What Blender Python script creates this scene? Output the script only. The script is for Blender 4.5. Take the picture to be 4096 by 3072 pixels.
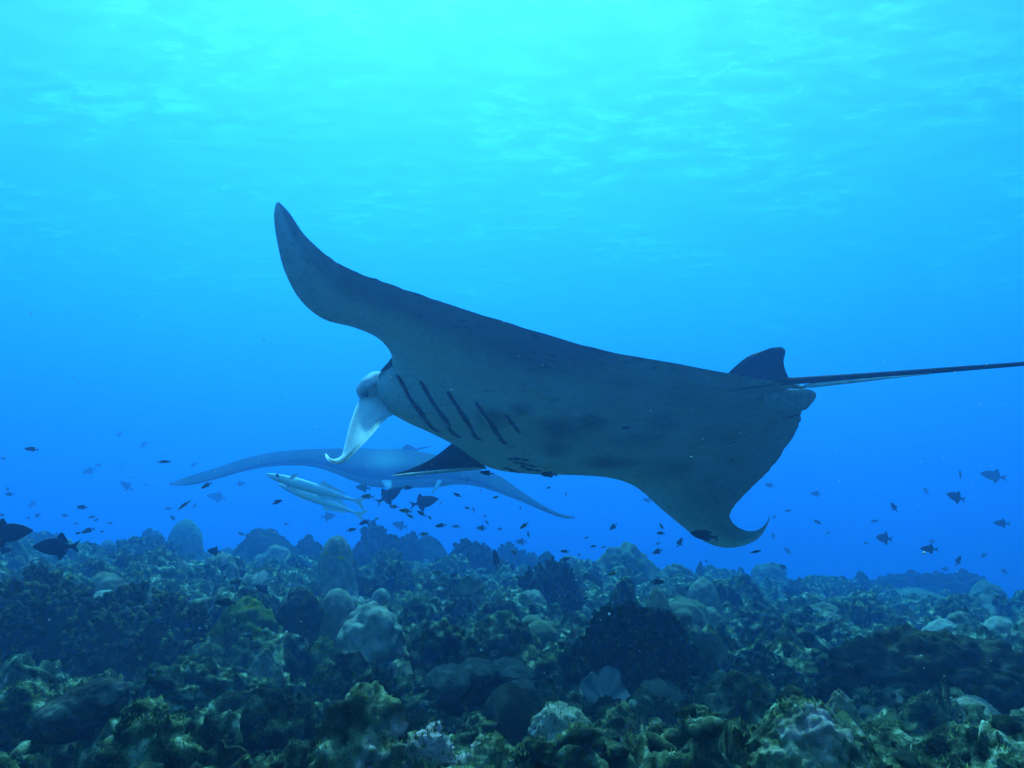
import bpy, bmesh, math, random
import numpy as np
from mathutils import Vector, Matrix
from mathutils.bvhtree import BVHTree

# ------------------------------------------------------------------ scene, camera, light
S = bpy.context.scene
for o in list(bpy.data.objects):
    bpy.data.objects.remove(o)
COL = S.collection
CAM_Z = 0.55
PITCH = math.radians(9.5)
FOCAL = 3547.0                                   # focal length in photograph pixels (60 degrees across 4096)
cam_d = bpy.data.cameras.new('camera')
cam_d.sensor_width = 36.0
cam_d.lens = 36.0 * FOCAL / 4096.0
cam_d.clip_start = 0.02
cam_d.clip_end = 1500.0
cam = bpy.data.objects.new('camera', cam_d)
cam.location = (0, 0, CAM_Z)
cam.rotation_euler = (math.pi / 2 + PITCH, 0, 0)
COL.objects.link(cam)
S.camera = cam

SUN_EL = math.radians(58)
SUN_AZ = math.radians(-7)                        # ahead of the camera, a little to the left
W = bpy.data.worlds.new('World')
S.world = W
W.use_nodes = True
wn = W.node_tree
bg = wn.nodes['Background']
sky_n = wn.nodes.new('ShaderNodeTexSky')
sky_n.sky_type = 'NISHITA'
sky_n.sun_disc = False
sky_n.sun_elevation = SUN_EL
sky_n.sun_rotation = SUN_AZ
wn.links.new(sky_n.outputs[0], bg.inputs[0])
bg.inputs[1].default_value = 0.05
sun_d = bpy.data.lights.new('sun', 'SUN')
sun_d.energy = 5.0
sun_d.angle = math.radians(0.5)
sun_d.color = (1.0, 0.97, 0.92)
sun = bpy.data.objects.new('sun', sun_d)
sun.rotation_euler = (-(math.pi / 2 - SUN_EL), 0, -SUN_AZ)
sun.location = (0, 0, 30)
COL.objects.link(sun)

S.view_settings.view_transform = 'Standard'
S.view_settings.look = 'None'
S.view_settings.gamma = 1.0
S.view_settings.exposure = 1.42
S.view_settings.use_curve_mapping = False
S.render.engine = 'CYCLES'
cy = S.cycles
cy.max_bounces = 5
cy.diffuse_bounces = 2
cy.glossy_bounces = 1
cy.transmission_bounces = 2
cy.volume_bounces = 2
cy.transparent_max_bounces = 5
cy.caustics_reflective = False
cy.caustics_refractive = False
cy.use_denoising = True
cy.denoiser = 'OPENIMAGEDENOISE'
cy.use_adaptive_sampling = True
cy.adaptive_threshold = 0.035
cy.sample_clamp_indirect = 6.0

# ------------------------------------------------------------------ helpers
CP, SP = math.cos(PITCH), math.sin(PITCH)
def ray(px, py):
    """direction (per metre of depth along the lens axis) of a photograph pixel"""
    a = (px - 2048.0) / FOCAL
    b = -(py - 1536.0) / FOCAL
    return np.array([a, CP - b * SP, SP + b * CP])
CAMP = np.array([0.0, 0.0, CAM_Z])
def at(px, py, d):
    return CAMP + ray(px, py) * d

RS = np.random.RandomState(7)
PERM = RS.permutation(256).astype(np.int64)
PERM = np.concatenate([PERM, PERM, PERM])
GR = RS.normal(size=(256, 3)); GR /= np.linalg.norm(GR, axis=1)[:, None]
def pnoise(p, seed=0):
    p = np.asarray(p, float) + seed * 17.31
    i = np.floor(p).astype(np.int64); f = p - i; i &= 255
    u = f * f * f * (f * (f * 6 - 15) + 10)
    out = np.zeros(len(p))
    for dx in (0, 1):
        wx = u[:, 0] if dx else 1 - u[:, 0]
        hx = PERM[(i[:, 0] + dx) & 255]
        for dy in (0, 1):
            wy = u[:, 1] if dy else 1 - u[:, 1]
            hy = PERM[(hx + i[:, 1] + dy) & 255]
            for dz in (0, 1):
                wz = u[:, 2] if dz else 1 - u[:, 2]
                g = GR[PERM[(hy + i[:, 2] + dz) & 255]]
                out += wx * wy * wz * (g[:, 0] * (f[:, 0] - dx) + g[:, 1] * (f[:, 1] - dy) + g[:, 2] * (f[:, 2] - dz))
    return out * 1.5
def fbm(p, octv=4, seed=0, lac=2.03, gain=0.5):
    p = np.asarray(p, float); a = 1.0; s = np.zeros(len(p))
    for k in range(octv):
        s += a * pnoise(p, seed + k * 3.7); p = p * lac; a *= gain
    return s
def cells2(p, seed=0):
    """distance to the nearest jittered cell point in the plane, with that cell's random number"""
    p = np.asarray(p, float) + seed * 11.7
    i = np.floor(p).astype(np.int64); f = p - i
    best = np.full(len(p), 9.0); rnd = np.zeros(len(p))
    for dx in (-1, 0, 1):
        for dy in (-1, 0, 1):
            h = PERM[(PERM[(i[:, 0] + dx) & 255] + i[:, 1] + dy) & 255]
            jx = PERM[h + 1] / 255.0; jy = PERM[h + 7] / 255.0
            dd = (dx + jx - f[:, 0]) ** 2 + (dy + jy - f[:, 1]) ** 2
            m = dd < best
            best[m] = dd[m]; rnd[m] = PERM[h[m] + 31] / 255.0
    return np.sqrt(best), rnd
def cells3(p, seed=0):
    p = np.asarray(p, float) + seed * 11.7
    i = np.floor(p).astype(np.int64); f = p - i
    best = np.full(len(p), 9.0)
    for dx in (-1, 0, 1):
        for dy in (-1, 0, 1):
            for dz in (-1, 0, 1):
                h = PERM[(PERM[(PERM[(i[:, 0] + dx) & 255] + i[:, 1] + dy) & 255] + i[:, 2] + dz) & 255]
                dd = (dx + PERM[h + 1] / 255.0 - f[:, 0]) ** 2 + (dy + PERM[h + 7] / 255.0 - f[:, 1]) ** 2 + (dz + PERM[h + 19] / 255.0 - f[:, 2]) ** 2
                best = np.minimum(best, dd)
    return np.sqrt(best)

def mesh_from(name, v, f, smooth=True):
    me = bpy.data.meshes.new(name)
    v = np.asarray(v, np.float32)
    if isinstance(f, np.ndarray):
        n, k = f.shape
        me.vertices.add(len(v)); me.vertices.foreach_set('co', v.ravel())
        me.loops.add(n * k); me.loops.foreach_set('vertex_index', f.astype(np.int32).ravel())
        me.polygons.add(n)
        me.polygons.foreach_set('loop_start', np.arange(0, n * k, k, dtype=np.int32))
        me.polygons.foreach_set('loop_total', np.full(n, k, np.int32))
        me.update(calc_edges=True)
    else:
        me.from_pydata([tuple(q) for q in v], [], [tuple(int(i) for i in q) for q in f])
    if smooth:
        me.polygons.foreach_set('use_smooth', np.ones(len(me.polygons), bool))
    me.update()
    return me
def link(name, me, mat=None, parent=None, loc=None):
    o = bpy.data.objects.new(name, me)
    COL.objects.link(o)
    if mat is not None and not me.materials:
        me.materials.append(mat)
    if parent is not None:
        o.parent = parent
    if loc is not None:
        o.location = tuple(loc)
    return o
def tag(o, label, cat, group=None):
    o['label'] = label; o['category'] = cat
    if group: o['group'] = group
    return o
def grid_faces(nu, nv, wrap_v=False):
    """quads of an nu x nv vertex grid (index = i * nv + j)"""
    i, j = np.meshgrid(np.arange(nu - 1), np.arange(nv if wrap_v else nv - 1), indexing='ij')
    j2 = (j + 1) % nv
    return np.stack([i * nv + j, (i + 1) * nv + j, (i + 1) * nv + j2, i * nv + j2], -1).reshape(-1, 4)
_ico = {}
def ico(sub):
    if sub not in _ico:
        bm = bmesh.new(); bmesh.ops.create_icosphere(bm, subdivisions=sub, radius=1.0)
        bm.verts.ensure_lookup_table()
        _ico[sub] = (np.array([q.co[:] for q in bm.verts]), np.array([[q.index for q in fc.verts] for fc in bm.faces]))
        bm.free()
    v, f = _ico[sub]
    return v.copy(), f
def tube(path, radii, seg=10, flat=1.0, flat_axis=None):
    """tapered tube along path; returns verts, quad faces (ends closed by a small radius)"""
    path = np.asarray(path, float); n = len(path)
    t = np.gradient(path, axis=0); t /= np.linalg.norm(t, axis=1)[:, None] + 1e-12
    ref = np.array([0.0, 0.0, 1.0]) if flat_axis is None else np.asarray(flat_axis, float)
    V = []
    for k in range(n):
        a = np.cross(t[k], ref); la = np.linalg.norm(a)
        if la < 1e-4: a = np.cross(t[k], [1.0, 0.1, 0.0]); la = np.linalg.norm(a)
        a /= la; b = np.cross(a, t[k])
        for s in range(seg):
            q = 2 * math.pi * s / seg
            V.append(path[k] + radii[k] * (math.cos(q) * a + flat * math.sin(q) * b))
    return np.array(V), grid_faces(n, seg, True)
def merge(parts):
    V, F, n = [], [], 0
    for v, f in parts:
        V.append(np.asarray(v)); F.append(np.asarray(f) + n); n += len(v)
    return np.concatenate(V), np.concatenate(F)
def catmull(P, n):
    """n samples of a Catmull-Rom spline through the rows of P"""
    P = np.asarray(P, float); m = len(P)
    s = np.linspace(0, m - 1, n); k = np.minimum(s.astype(int), m - 2); t = (s - k)[:, None]
    Q = np.vstack([2 * P[0] - P[1], P, 2 * P[-1] - P[-2]])
    a, b, c, d = Q[k], Q[k + 1], Q[k + 2], Q[k + 3]
    return 0.5 * (2 * b + (c - a) * t + (2 * a - 5 * b + 4 * c - d) * t * t + (3 * b - a - 3 * c + d) * t ** 3)

# ------------------------------------------------------------------ materials
def new_mat(name):
    m = bpy.data.materials.new(name); m.use_nodes = True
    nt = m.node_tree; b = nt.nodes['Principled BSDF']
    return m, nt, b
def N(nt, typ, **kw):
    n = nt.nodes.new(typ)
    for k, v in kw.items():
        if k in n.inputs: n.inputs[k].default_value = v
        else: setattr(n, k, v)
    return n
def ramp(nt, src, stops):
    r = nt.nodes.new('ShaderNodeValToRGB')
    e = r.color_ramp.elements
    while len(e) < len(stops): e.new(0.5)
    for q, (p, c) in zip(e, stops):
        q.position = p; q.color = (c[0], c[1], c[2], 1)
    nt.links.new(src, r.inputs[0])
    return r
def reef_mat(name, stops, scale=14.0, bump=0.6, fine=160.0, patch=None, patch_scale=4.0, patch_lo=0.52, rough=0.9):
    """encrusted rock or coral skin: mottled colours with fine turf relief; patch = crust of a second colour"""
    m, nt, b = new_mat(name)
    tc = N(nt, 'ShaderNodeTexCoord')
    geo = N(nt, 'ShaderNodeNewGeometry')
    n1 = N(nt, 'ShaderNodeTexNoise', Scale=scale, Detail=6.0, Roughness=0.65)
    nt.links.new(geo.outputs['Position'], n1.inputs['Vector'])
    r = ramp(nt, n1.outputs['Fac'], stops)
    col = r.outputs['Color']
    if patch:
        n2 = N(nt, 'ShaderNodeTexNoise', Scale=patch_scale, Detail=4.0, Roughness=0.6)
        nt.links.new(geo.outputs['Position'], n2.inputs['Vector'])
        rp = ramp(nt, n2.outputs['Fac'], [(patch_lo, (0, 0, 0)), (patch_lo + 0.07, (1, 1, 1))])
        mx = N(nt, 'ShaderNodeMix', data_type='RGBA')
        nt.links.new(rp.outputs['Color'], mx.inputs['Factor'])
        nt.links.new(col, mx.inputs['A']); mx.inputs['B'].default_value = (*patch, 1)
        col = mx.outputs['Result']
    nt.links.new(col, b.inputs['Base Color'])
    b.inputs['Roughness'].default_value = rough
    b.inputs['Specular IOR Level'].default_value = 0.03
    n3 = N(nt, 'ShaderNodeTexNoise', Scale=fine, Detail=5.0, Roughness=0.7)
    nt.links.new(geo.outputs['Position'], n3.inputs['Vector'])
    bp = N(nt, 'ShaderNodeBump', Strength=bump, Distance=0.01)
    nt.links.new(n3.outputs['Fac'], bp.inputs['Height'])
    nt.links.new(bp.outputs['Normal'], b.inputs['Normal'])
    return m
M_ground = reef_mat('seabed_turf', [(0.34, (0.009, 0.013, 0.008)), (0.48, (0.028, 0.038, 0.018)), (0.58, (0.13, 0.165, 0.075)), (0.70, (0.66, 0.69, 0.46))], 21.0, 1.0, 150.0,
                    patch=(0.30, 0.27, 0.22), patch_scale=3.1, patch_lo=0.62)
M_turf = reef_mat('turf_algae', [(0.34, (0.03, 0.042, 0.016)), (0.52, (0.09, 0.125, 0.042)), (0.7, (0.30, 0.35, 0.15))], 14.0, 0.0, 100.0)
M_pale = reef_mat('pale_massive_coral', [(0.3, (0.13, 0.13, 0.09)), (0.5, (0.27, 0.26, 0.20)), (0.7, (0.48, 0.47, 0.38))], 24.0, 0.6, 170.0)
M_cap = reef_mat('grey_massive_coral', [(0.3, (0.09, 0.09, 0.06)), (0.5, (0.19, 0.185, 0.13)), (0.7, (0.40, 0.39, 0.30))], 30.0, 0.7, 150.0)
M_dome = reef_mat('brown_massive_coral', [(0.3, (0.09, 0.085, 0.05)), (0.55, (0.17, 0.165, 0.10)), (0.75, (0.28, 0.27, 0.18))], 16.0, 0.4, 200.0)
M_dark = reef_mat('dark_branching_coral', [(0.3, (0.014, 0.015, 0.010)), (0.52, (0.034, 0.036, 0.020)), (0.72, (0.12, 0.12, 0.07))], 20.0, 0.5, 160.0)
M_olive = reef_mat('olive_branching_coral', [(0.34, (0.018, 0.02, 0.01)), (0.52, (0.05, 0.052, 0.02)), (0.70, (0.30, 0.30, 0.12))], 30.0, 0.5, 160.0)
M_tip = reef_mat('yellowish_branch_tips', [(0.3, (0.16, 0.15, 0.05)), (0.6, (0.30, 0.28, 0.10)), (0.8, (0.44, 0.40, 0.18))], 24.0, 0.4, 180.0)
M_green = reef_mat('green_algae_coral', [(0.3, (0.03, 0.04, 0.006)), (0.52, (0.075, 0.095, 0.012)), (0.72, (0.22, 0.25, 0.04))], 26.0, 0.7, 140.0)
M_rock = reef_mat('encrusted_rock', [(0.32, (0.009, 0.012, 0.007)), (0.48, (0.030, 0.038, 0.019)), (0.59, (0.12, 0.15, 0.07)), (0.72, (0.55, 0.57, 0.40))], 20.0, 0.9, 130.0)
M_pink = reef_mat('pink_crusted_rock', [(0.32, (0.013, 0.015, 0.008)), (0.46, (0.05, 0.06, 0.027)), (0.58, (0.18, 0.20, 0.10)), (0.74, (0.60, 0.55, 0.42))], 13.0, 0.8, 130.0,
                  patch=(0.42, 0.32, 0.31), patch_scale=6.0, patch_lo=0.54)
M_leaf = reef_mat('leathery_leaf_coral', [(0.3, (0.22, 0.22, 0.20)), (0.7, (0.32, 0.31, 0.28))], 20.0, 0.2, 260.0)
def plain(name, c, rough=0.6, spec=0.3, var=1.0):
    m, nt, b = new_mat(name)
    geo = N(nt, 'ShaderNodeNewGeometry')
    n1 = N(nt, 'ShaderNodeTexNoise', Scale=60.0, Detail=3.0)
    nt.links.new(geo.outputs['Position'], n1.inputs['Vector'])
    r = ramp(nt, n1.outputs['Fac'], [(0.3, [q * (1 - 0.25 * var) for q in c]), (0.7, [min(1, q * (1 + 0.2 * var)) for q in c])])
    nt.links.new(r.outputs['Color'], b.inputs['Base Color'])
    b.inputs['Roughness'].default_value = rough
    b.inputs['Specular IOR Level'].default_value = spec * 0.12
    return m
M_fishdark = plain('dark_fish_skin', (0.022, 0.026, 0.035))
M_fishblue = plain('blue_black_triggerfish_skin', (0.018, 0.022, 0.05))
M_fishbrown = plain('olive_brown_fish_skin', (0.12, 0.11, 0.035))
M_fishyel = plain('yellow_fish_skin', (0.42, 0.36, 0.05))
M_remora = plain('pale_remora_skin', (0.72, 0.80, 0.86), var=0.15)
M_gill = plain('dark_gill_opening', (0.012, 0.012, 0.014), 0.9, 0.1)
M_black = plain('dark_manta_skin', (0.022, 0.024, 0.030), 0.55)
M_white = plain('white_manta_skin', (0.78, 0.78, 0.76), 0.6)
M_fin = plain('translucent_white_fin', (0.93, 0.94, 0.94))
_b = M_fin.node_tree.nodes['Principled BSDF']
_b.inputs['Subsurface Weight'].default_value = 1.0
_b.inputs['Subsurface Radius'].default_value = (1.0, 1.0, 1.0)
_b.inputs['Subsurface Scale'].default_value = 0.05
def skin_mat():
    m, nt, b = new_mat('manta_skin')
    at_ = N(nt, 'ShaderNodeAttribute'); at_.attribute_name = 'pigment'
    geo = N(nt, 'ShaderNodeNewGeometry')
    n1 = N(nt, 'ShaderNodeTexNoise', Scale=55.0, Detail=5.0, Roughness=0.7)
    nt.links.new(geo.outputs['Position'], n1.inputs['Vector'])
    r = ramp(nt, n1.outputs['Fac'], [(0.3, (0.72, 0.72, 0.72)), (0.7, (1, 1, 1))])
    mx = N(nt, 'ShaderNodeMix', data_type='RGBA'); mx.blend_type = 'MULTIPLY'; mx.inputs['Factor'].default_value = 1.0
    nt.links.new(at_.outputs['Color'], mx.inputs['A']); nt.links.new(r.outputs['Color'], mx.inputs['B'])
    nt.links.new(mx.outputs['Result'], b.inputs['Base Color'])
    b.inputs['Roughness'].default_value = 0.6
    b.inputs['Specular IOR Level'].default_value = 0.02
    n2 = N(nt, 'ShaderNodeTexNoise', Scale=240.0, Detail=3.0)
    nt.links.new(geo.outputs['Position'], n2.inputs['Vector'])
    bp = N(nt, 'ShaderNodeBump', Strength=0.15, Distance=0.004)
    nt.links.new(n2.outputs['Fac'], bp.inputs['Height']); nt.links.new(bp.outputs['Normal'], b.inputs['Normal'])
    return m
M_skin = skin_mat()

# ------------------------------------------------------------------ water: surface above, hazy body of water all round
SURF_Z = 10.0
def build_surface():
    n = 260
    s = np.linspace(-1, 1, n)
    xs = 95 * np.sign(s) * np.abs(s) ** 1.6
    X, Y = np.meshgrid(xs, xs + 0.0, indexing='ij')
    p = np.stack([X.ravel(), Y.ravel(), np.zeros(X.size)], 1)
    z = 0.10 * fbm(p * np.array([0.35, 0.5, 1]), 4, 5) + 0.05 * np.sin(p[:, 1] * 1.1 + 0.7 * np.sin(p[:, 0] * 0.4))
    p[:, 2] = z
    m, nt, b = new_mat('water_surface')
    nt.nodes.remove(b)
    out = nt.nodes['Material Output']
    tr = N(nt, 'ShaderNodeBsdfTransparent', Color=(0.93, 0.97, 1.0, 1))
    tl = N(nt, 'ShaderNodeBsdfTranslucent', Color=(0.95, 0.98, 1.0, 1))
    geo = N(nt, 'ShaderNodeNewGeometry')
    mp = N(nt, 'ShaderNodeMapping'); mp.inputs['Scale'].default_value = (0.6, 1.0, 1.0); mp.inputs['Rotation'].default_value = (0, 0, 0.3)
    nt.links.new(geo.outputs['Position'], mp.inputs['Vector'])
    n0 = N(nt, 'ShaderNodeTexNoise', Scale=0.22, Detail=3.0, Roughness=0.5)
    nt.links.new(geo.outputs['Position'], n0.inputs['Vector'])
    n1 = N(nt, 'ShaderNodeTexNoise', Scale=1.5, Detail=8.0, Roughness=0.68, Distortion=0.35)
    nt.links.new(mp.outputs['Vector'], n1.inputs['Vector'])
    r0 = ramp(nt, n0.outputs['Fac'], [(0.35, (0.2, 0.2, 0.2)), (0.65, (1, 1, 1))])
    r1 = ramp(nt, n1.outputs['Fac'], [(0.43, (0.0, 0.0, 0.0)), (0.74, (1, 1, 1))])
    ml = N(nt, 'ShaderNodeMath', operation='MULTIPLY')
    nt.links.new(r0.outputs['Color'], ml.inputs[0]); nt.links.new(r1.outputs['Color'], ml.inputs[1])
    r = ramp(nt, ml.outputs[0], [(0.0, (0.15, 0.15, 0.15)), (1.0, (0.47, 0.47, 0.47))])
    # clear inside the window straight above, mirror-like at grazing angles, with wavelet glitter painted as noise-driven translucent streaks
    fr = N(nt, 'ShaderNodeFresnel', IOR=1.33)
    gl = N(nt, 'ShaderNodeBsdfGlossy', Roughness=0.25, Color=(0.95, 0.97, 1.0, 1))
    mw = N(nt, 'ShaderNodeMixShader')
    nt.links.new(fr.outputs[0], mw.inputs['Fac'])
    nt.links.new(tr.outputs[0], mw.inputs[1]); nt.links.new(gl.outputs[0], mw.inputs[2])
    mx = N(nt, 'ShaderNodeMixShader')
    nt.links.new(r.outputs['Color'], mx.inputs['Fac'])
    nt.links.new(mw.outputs[0], mx.inputs[1]); nt.links.new(tl.outputs[0], mx.inputs[2])
    nt.links.new(mx.outputs[0], out.inputs['Surface'])
    o = link('water_surface', mesh_from('water_surface', p, grid_faces(n, n)), m, loc=(0, 20, SURF_Z))
    o['kind'] = 'structure'
build_surface()
def build_haze():
    v = np.array([[x, y, z] for x in (-90, 90) for y in (-60, 110) for z in (-31.0, SURF_Z + 0.5)], float)
    f = [(0, 1, 3, 2), (4, 6, 7, 5), (0, 4, 5, 1), (2, 3, 7, 6), (0, 2, 6, 4), (1, 5, 7, 3)]
    m, nt, b = new_mat('sea_water'); nt.nodes.remove(b)
    vol = N(nt, 'ShaderNodeVolumePrincipled')
    vol.inputs['Color'].default_value = (0.066, 0.122, 0.268, 1)
    vol.inputs['Density'].default_value = 0.22
    vol.inputs['Anisotropy'].default_value = 0.72
    vol.inputs['Absorption Color'].default_value = (0.02, 0.62, 0.965, 1)
    nt.links.new(vol.outputs[0], nt.nodes['Material Output'].inputs['Volume'])
    o = link('haze', mesh_from('haze', v, f, smooth=False), m)
    o['kind'] = 'stuff'
build_haze()

# ------------------------------------------------------------------ seabed
HY = np.array([0, 0.8, 1.2, 1.6, 2.0, 2.5, 3.0, 4.5, 6.0, 7.5, 9.0, 12, 16, 24, 40, 120.0])
HD = np.array([.34, .325, .345, .405, .445, .46, .46, .43, .40, .42, .46, .57, .76, 2.2, 11, 29.0])
def base_z(x, y):
    h = np.interp(y, HY, HD)
    t = np.clip(y / 5.0, 0, 1)
    return CAM_Z - h - np.where(x > 0, 0.062, 0.045) * np.clip(x, -8, 8) * t + 0.04 * np.sin(x * 1.3 + 1.0) * np.sin(y * 1.1)
def ground_hit(px, py):
    """where the sight line of a photograph pixel meets the smooth reef"""
    r = ray(px, py)
    d = np.linspace(0.6, 12, 4000)
    P = CAMP + r[None, :] * d[:, None]
    b = P[:, 2] < base_z(P[:, 0], P[:, 1])
    k = int(np.argmax(b)) if b.any() else len(d) - 1
    return P[k], d[k]
def relief(x, y):
    """height of rubble, lumps and pits above the smooth reef"""
    p = np.stack([x, y, np.zeros(len(x))], 1)
    wob = np.stack([pnoise(p * 3.1, 1), pnoise(p * 3.1, 2), np.zeros(len(x))], 1)
    q = p + wob * 0.09 + 0.02 * np.stack([pnoise(p * 13.0, 3), pnoise(p * 13.0, 4), np.zeros(len(x))], 1)
    amp = np.clip((y - 0.2) / 1.5, 0.35, 1.0)
    far = np.clip((y - 2.8) / 2.5, 0, 1)
    z = (0.045 + 0.045 * far) * fbm(q * 1.25, 3, 11) - 0.05 - 0.03 * far
    for sc, a, sd, e_, th in ((1.5, 0.10 * far, 15, .8, .4), (2.3, 0.075 + 0.045 * far, 1, .55, .5), (4.4, 0.060, 2, .5, .5), (8.5, 0.032, 3, .55, .45), (18.0, 0.013, 4, .7, .3), (40.0, 0.006, 5, .7, .3)):
        d, r = cells2((q * sc)[:, :2], sd)
        R = 0.30 + 0.38 * r
        z += a * (0.2 + r) * np.clip(1 - (d / R) ** 2, 0, 1) ** e_ * (r > th)
    for sc, a, sd in ((3.6, 0.07, 8), (7.3, 0.05, 9), (17.0, 0.022, 10), (33.0, 0.010, 12)):
        pit, rp = cells2((q * sc)[:, :2], sd)
        z -= a * np.clip(1 - pit / 0.42, 0, 1) ** 0.7 * (rp > 0.6)
    fine = 1.0 - 0.45 * np.clip((y - 2.0) / 1.5, 0, 1)
    z += fine * (0.014 * np.abs(fbm(q * 13.0, 3, 21)) + 0.011 * fbm(p * 45.0, 3, 31))
    return z * amp
def build_seabed():
    ys = np.concatenate([-np.geomspace(55, 0.3, 24), np.linspace(-0.2, 0.7, 12), np.geomspace(0.712, 17.0, 830), np.geomspace(17.5, 100, 44)])
    core = np.linspace(-1, 1, 745)
    edge = np.geomspace(1.02, 60, 26)
    s = np.concatenate([-edge[::-1], core, edge])
    hw = 0.68 * np.maximum(ys, 0.6) + 0.35
    X = np.clip(hw[:, None] * s[None, :], -80, 80)
    # columns clipped at the rim are spread so that no two coincide
    X += (np.arange(len(s)) - len(s) / 2)[None, :] * 1e-4
    Y = np.repeat(ys[:, None], len(s), 1)
    x, y = X.ravel(), Y.ravel()
    z = base_z(x, y)
    near = (y > -6) & (y < 24) & (np.abs(x) < 20)
    rl = np.zeros(len(x)); rl[near] = relief(x[near], y[near])
    p = np.stack([x, y, z + rl], 1)
    # sideways push so that lumps lean over and undercut
    w = np.zeros((len(x), 3))
    pn = p[near]
    w[near] = 0.014 * np.stack([pnoise(pn * 9.0, 41), pnoise(pn * 9.0, 42), 0.6 * pnoise(pn * 9.0, 43)], 1)
    w[near] += 0.009 * np.stack([pnoise(pn * 27.0, 44), pnoise(pn * 27.0, 45), 0.8 * pnoise(pn * 27.0, 46)], 1)
    p += w * np.clip((y - 0.2) / 1.0, 0, 1)[:, None]
    o = link('seabed', mesh_from('seabed', p, grid_faces(len(ys), len(s))[:, ::-1]), M_ground)
    o['kind'] = 'structure'
    return o
seabed = build_seabed()
def build_rubble():
    """loose broken coral lying all over the reef"""
    rs = np.random.RandomState(21)
    n = 3400
    y = 1.15 + 7.5 * rs.rand(n) ** 1.5
    x = (rs.rand(n) * 2 - 1) * (0.64 * y + 0.25)
    z = base_z(x, y) + relief(x, y)
    a, fa = ico(1)
    parts = []
    for k in range(n):
        r = (0.006 + 0.020 * rs.rand() ** 2.2) * (0.75 + 0.16 * y[k])
        s = np.array([1.0, rs.uniform(.5, 1.0), rs.uniform(.4, .9)]) * r
        if rs.rand() < 0.25: s = np.array([rs.uniform(1.5, 2.6), .5, .5]) * r
        q = a * (1 + 0.45 * (rs.rand(len(a), 1) - 0.5)) * s
        c, d = rs.uniform(0, 6.28), rs.uniform(-.6, .6)
        R = np.array([[math.cos(c), -math.sin(c), 0], [math.sin(c), math.cos(c), 0], [0, 0, 1]]) @ np.array([[math.cos(d), 0, math.sin(d)], [0, 1, 0], [-math.sin(d), 0, math.cos(d)]])
        parts.append((q @ R.T + np.array([x[k], y[k], z[k] + 0.3 * r]), fa))
    v, f = merge(parts)
    o = link('coral_rubble', mesh_from('coral_rubble', v, f), M_rock)
    o['kind'] = 'stuff'; o['label'] = 'broken coral rubble strewn over the reef'
build_rubble()

M_lobe_skin = plain('blue_grey_head_skin', (0.55, 0.61, 0.68))
M_flap = plain('pale_gill_flap', (0.66, 0.70, 0.73))
M_eye_shade = plain('blue_grey_eye_and_shade', (0.13, 0.16, 0.22))
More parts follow.
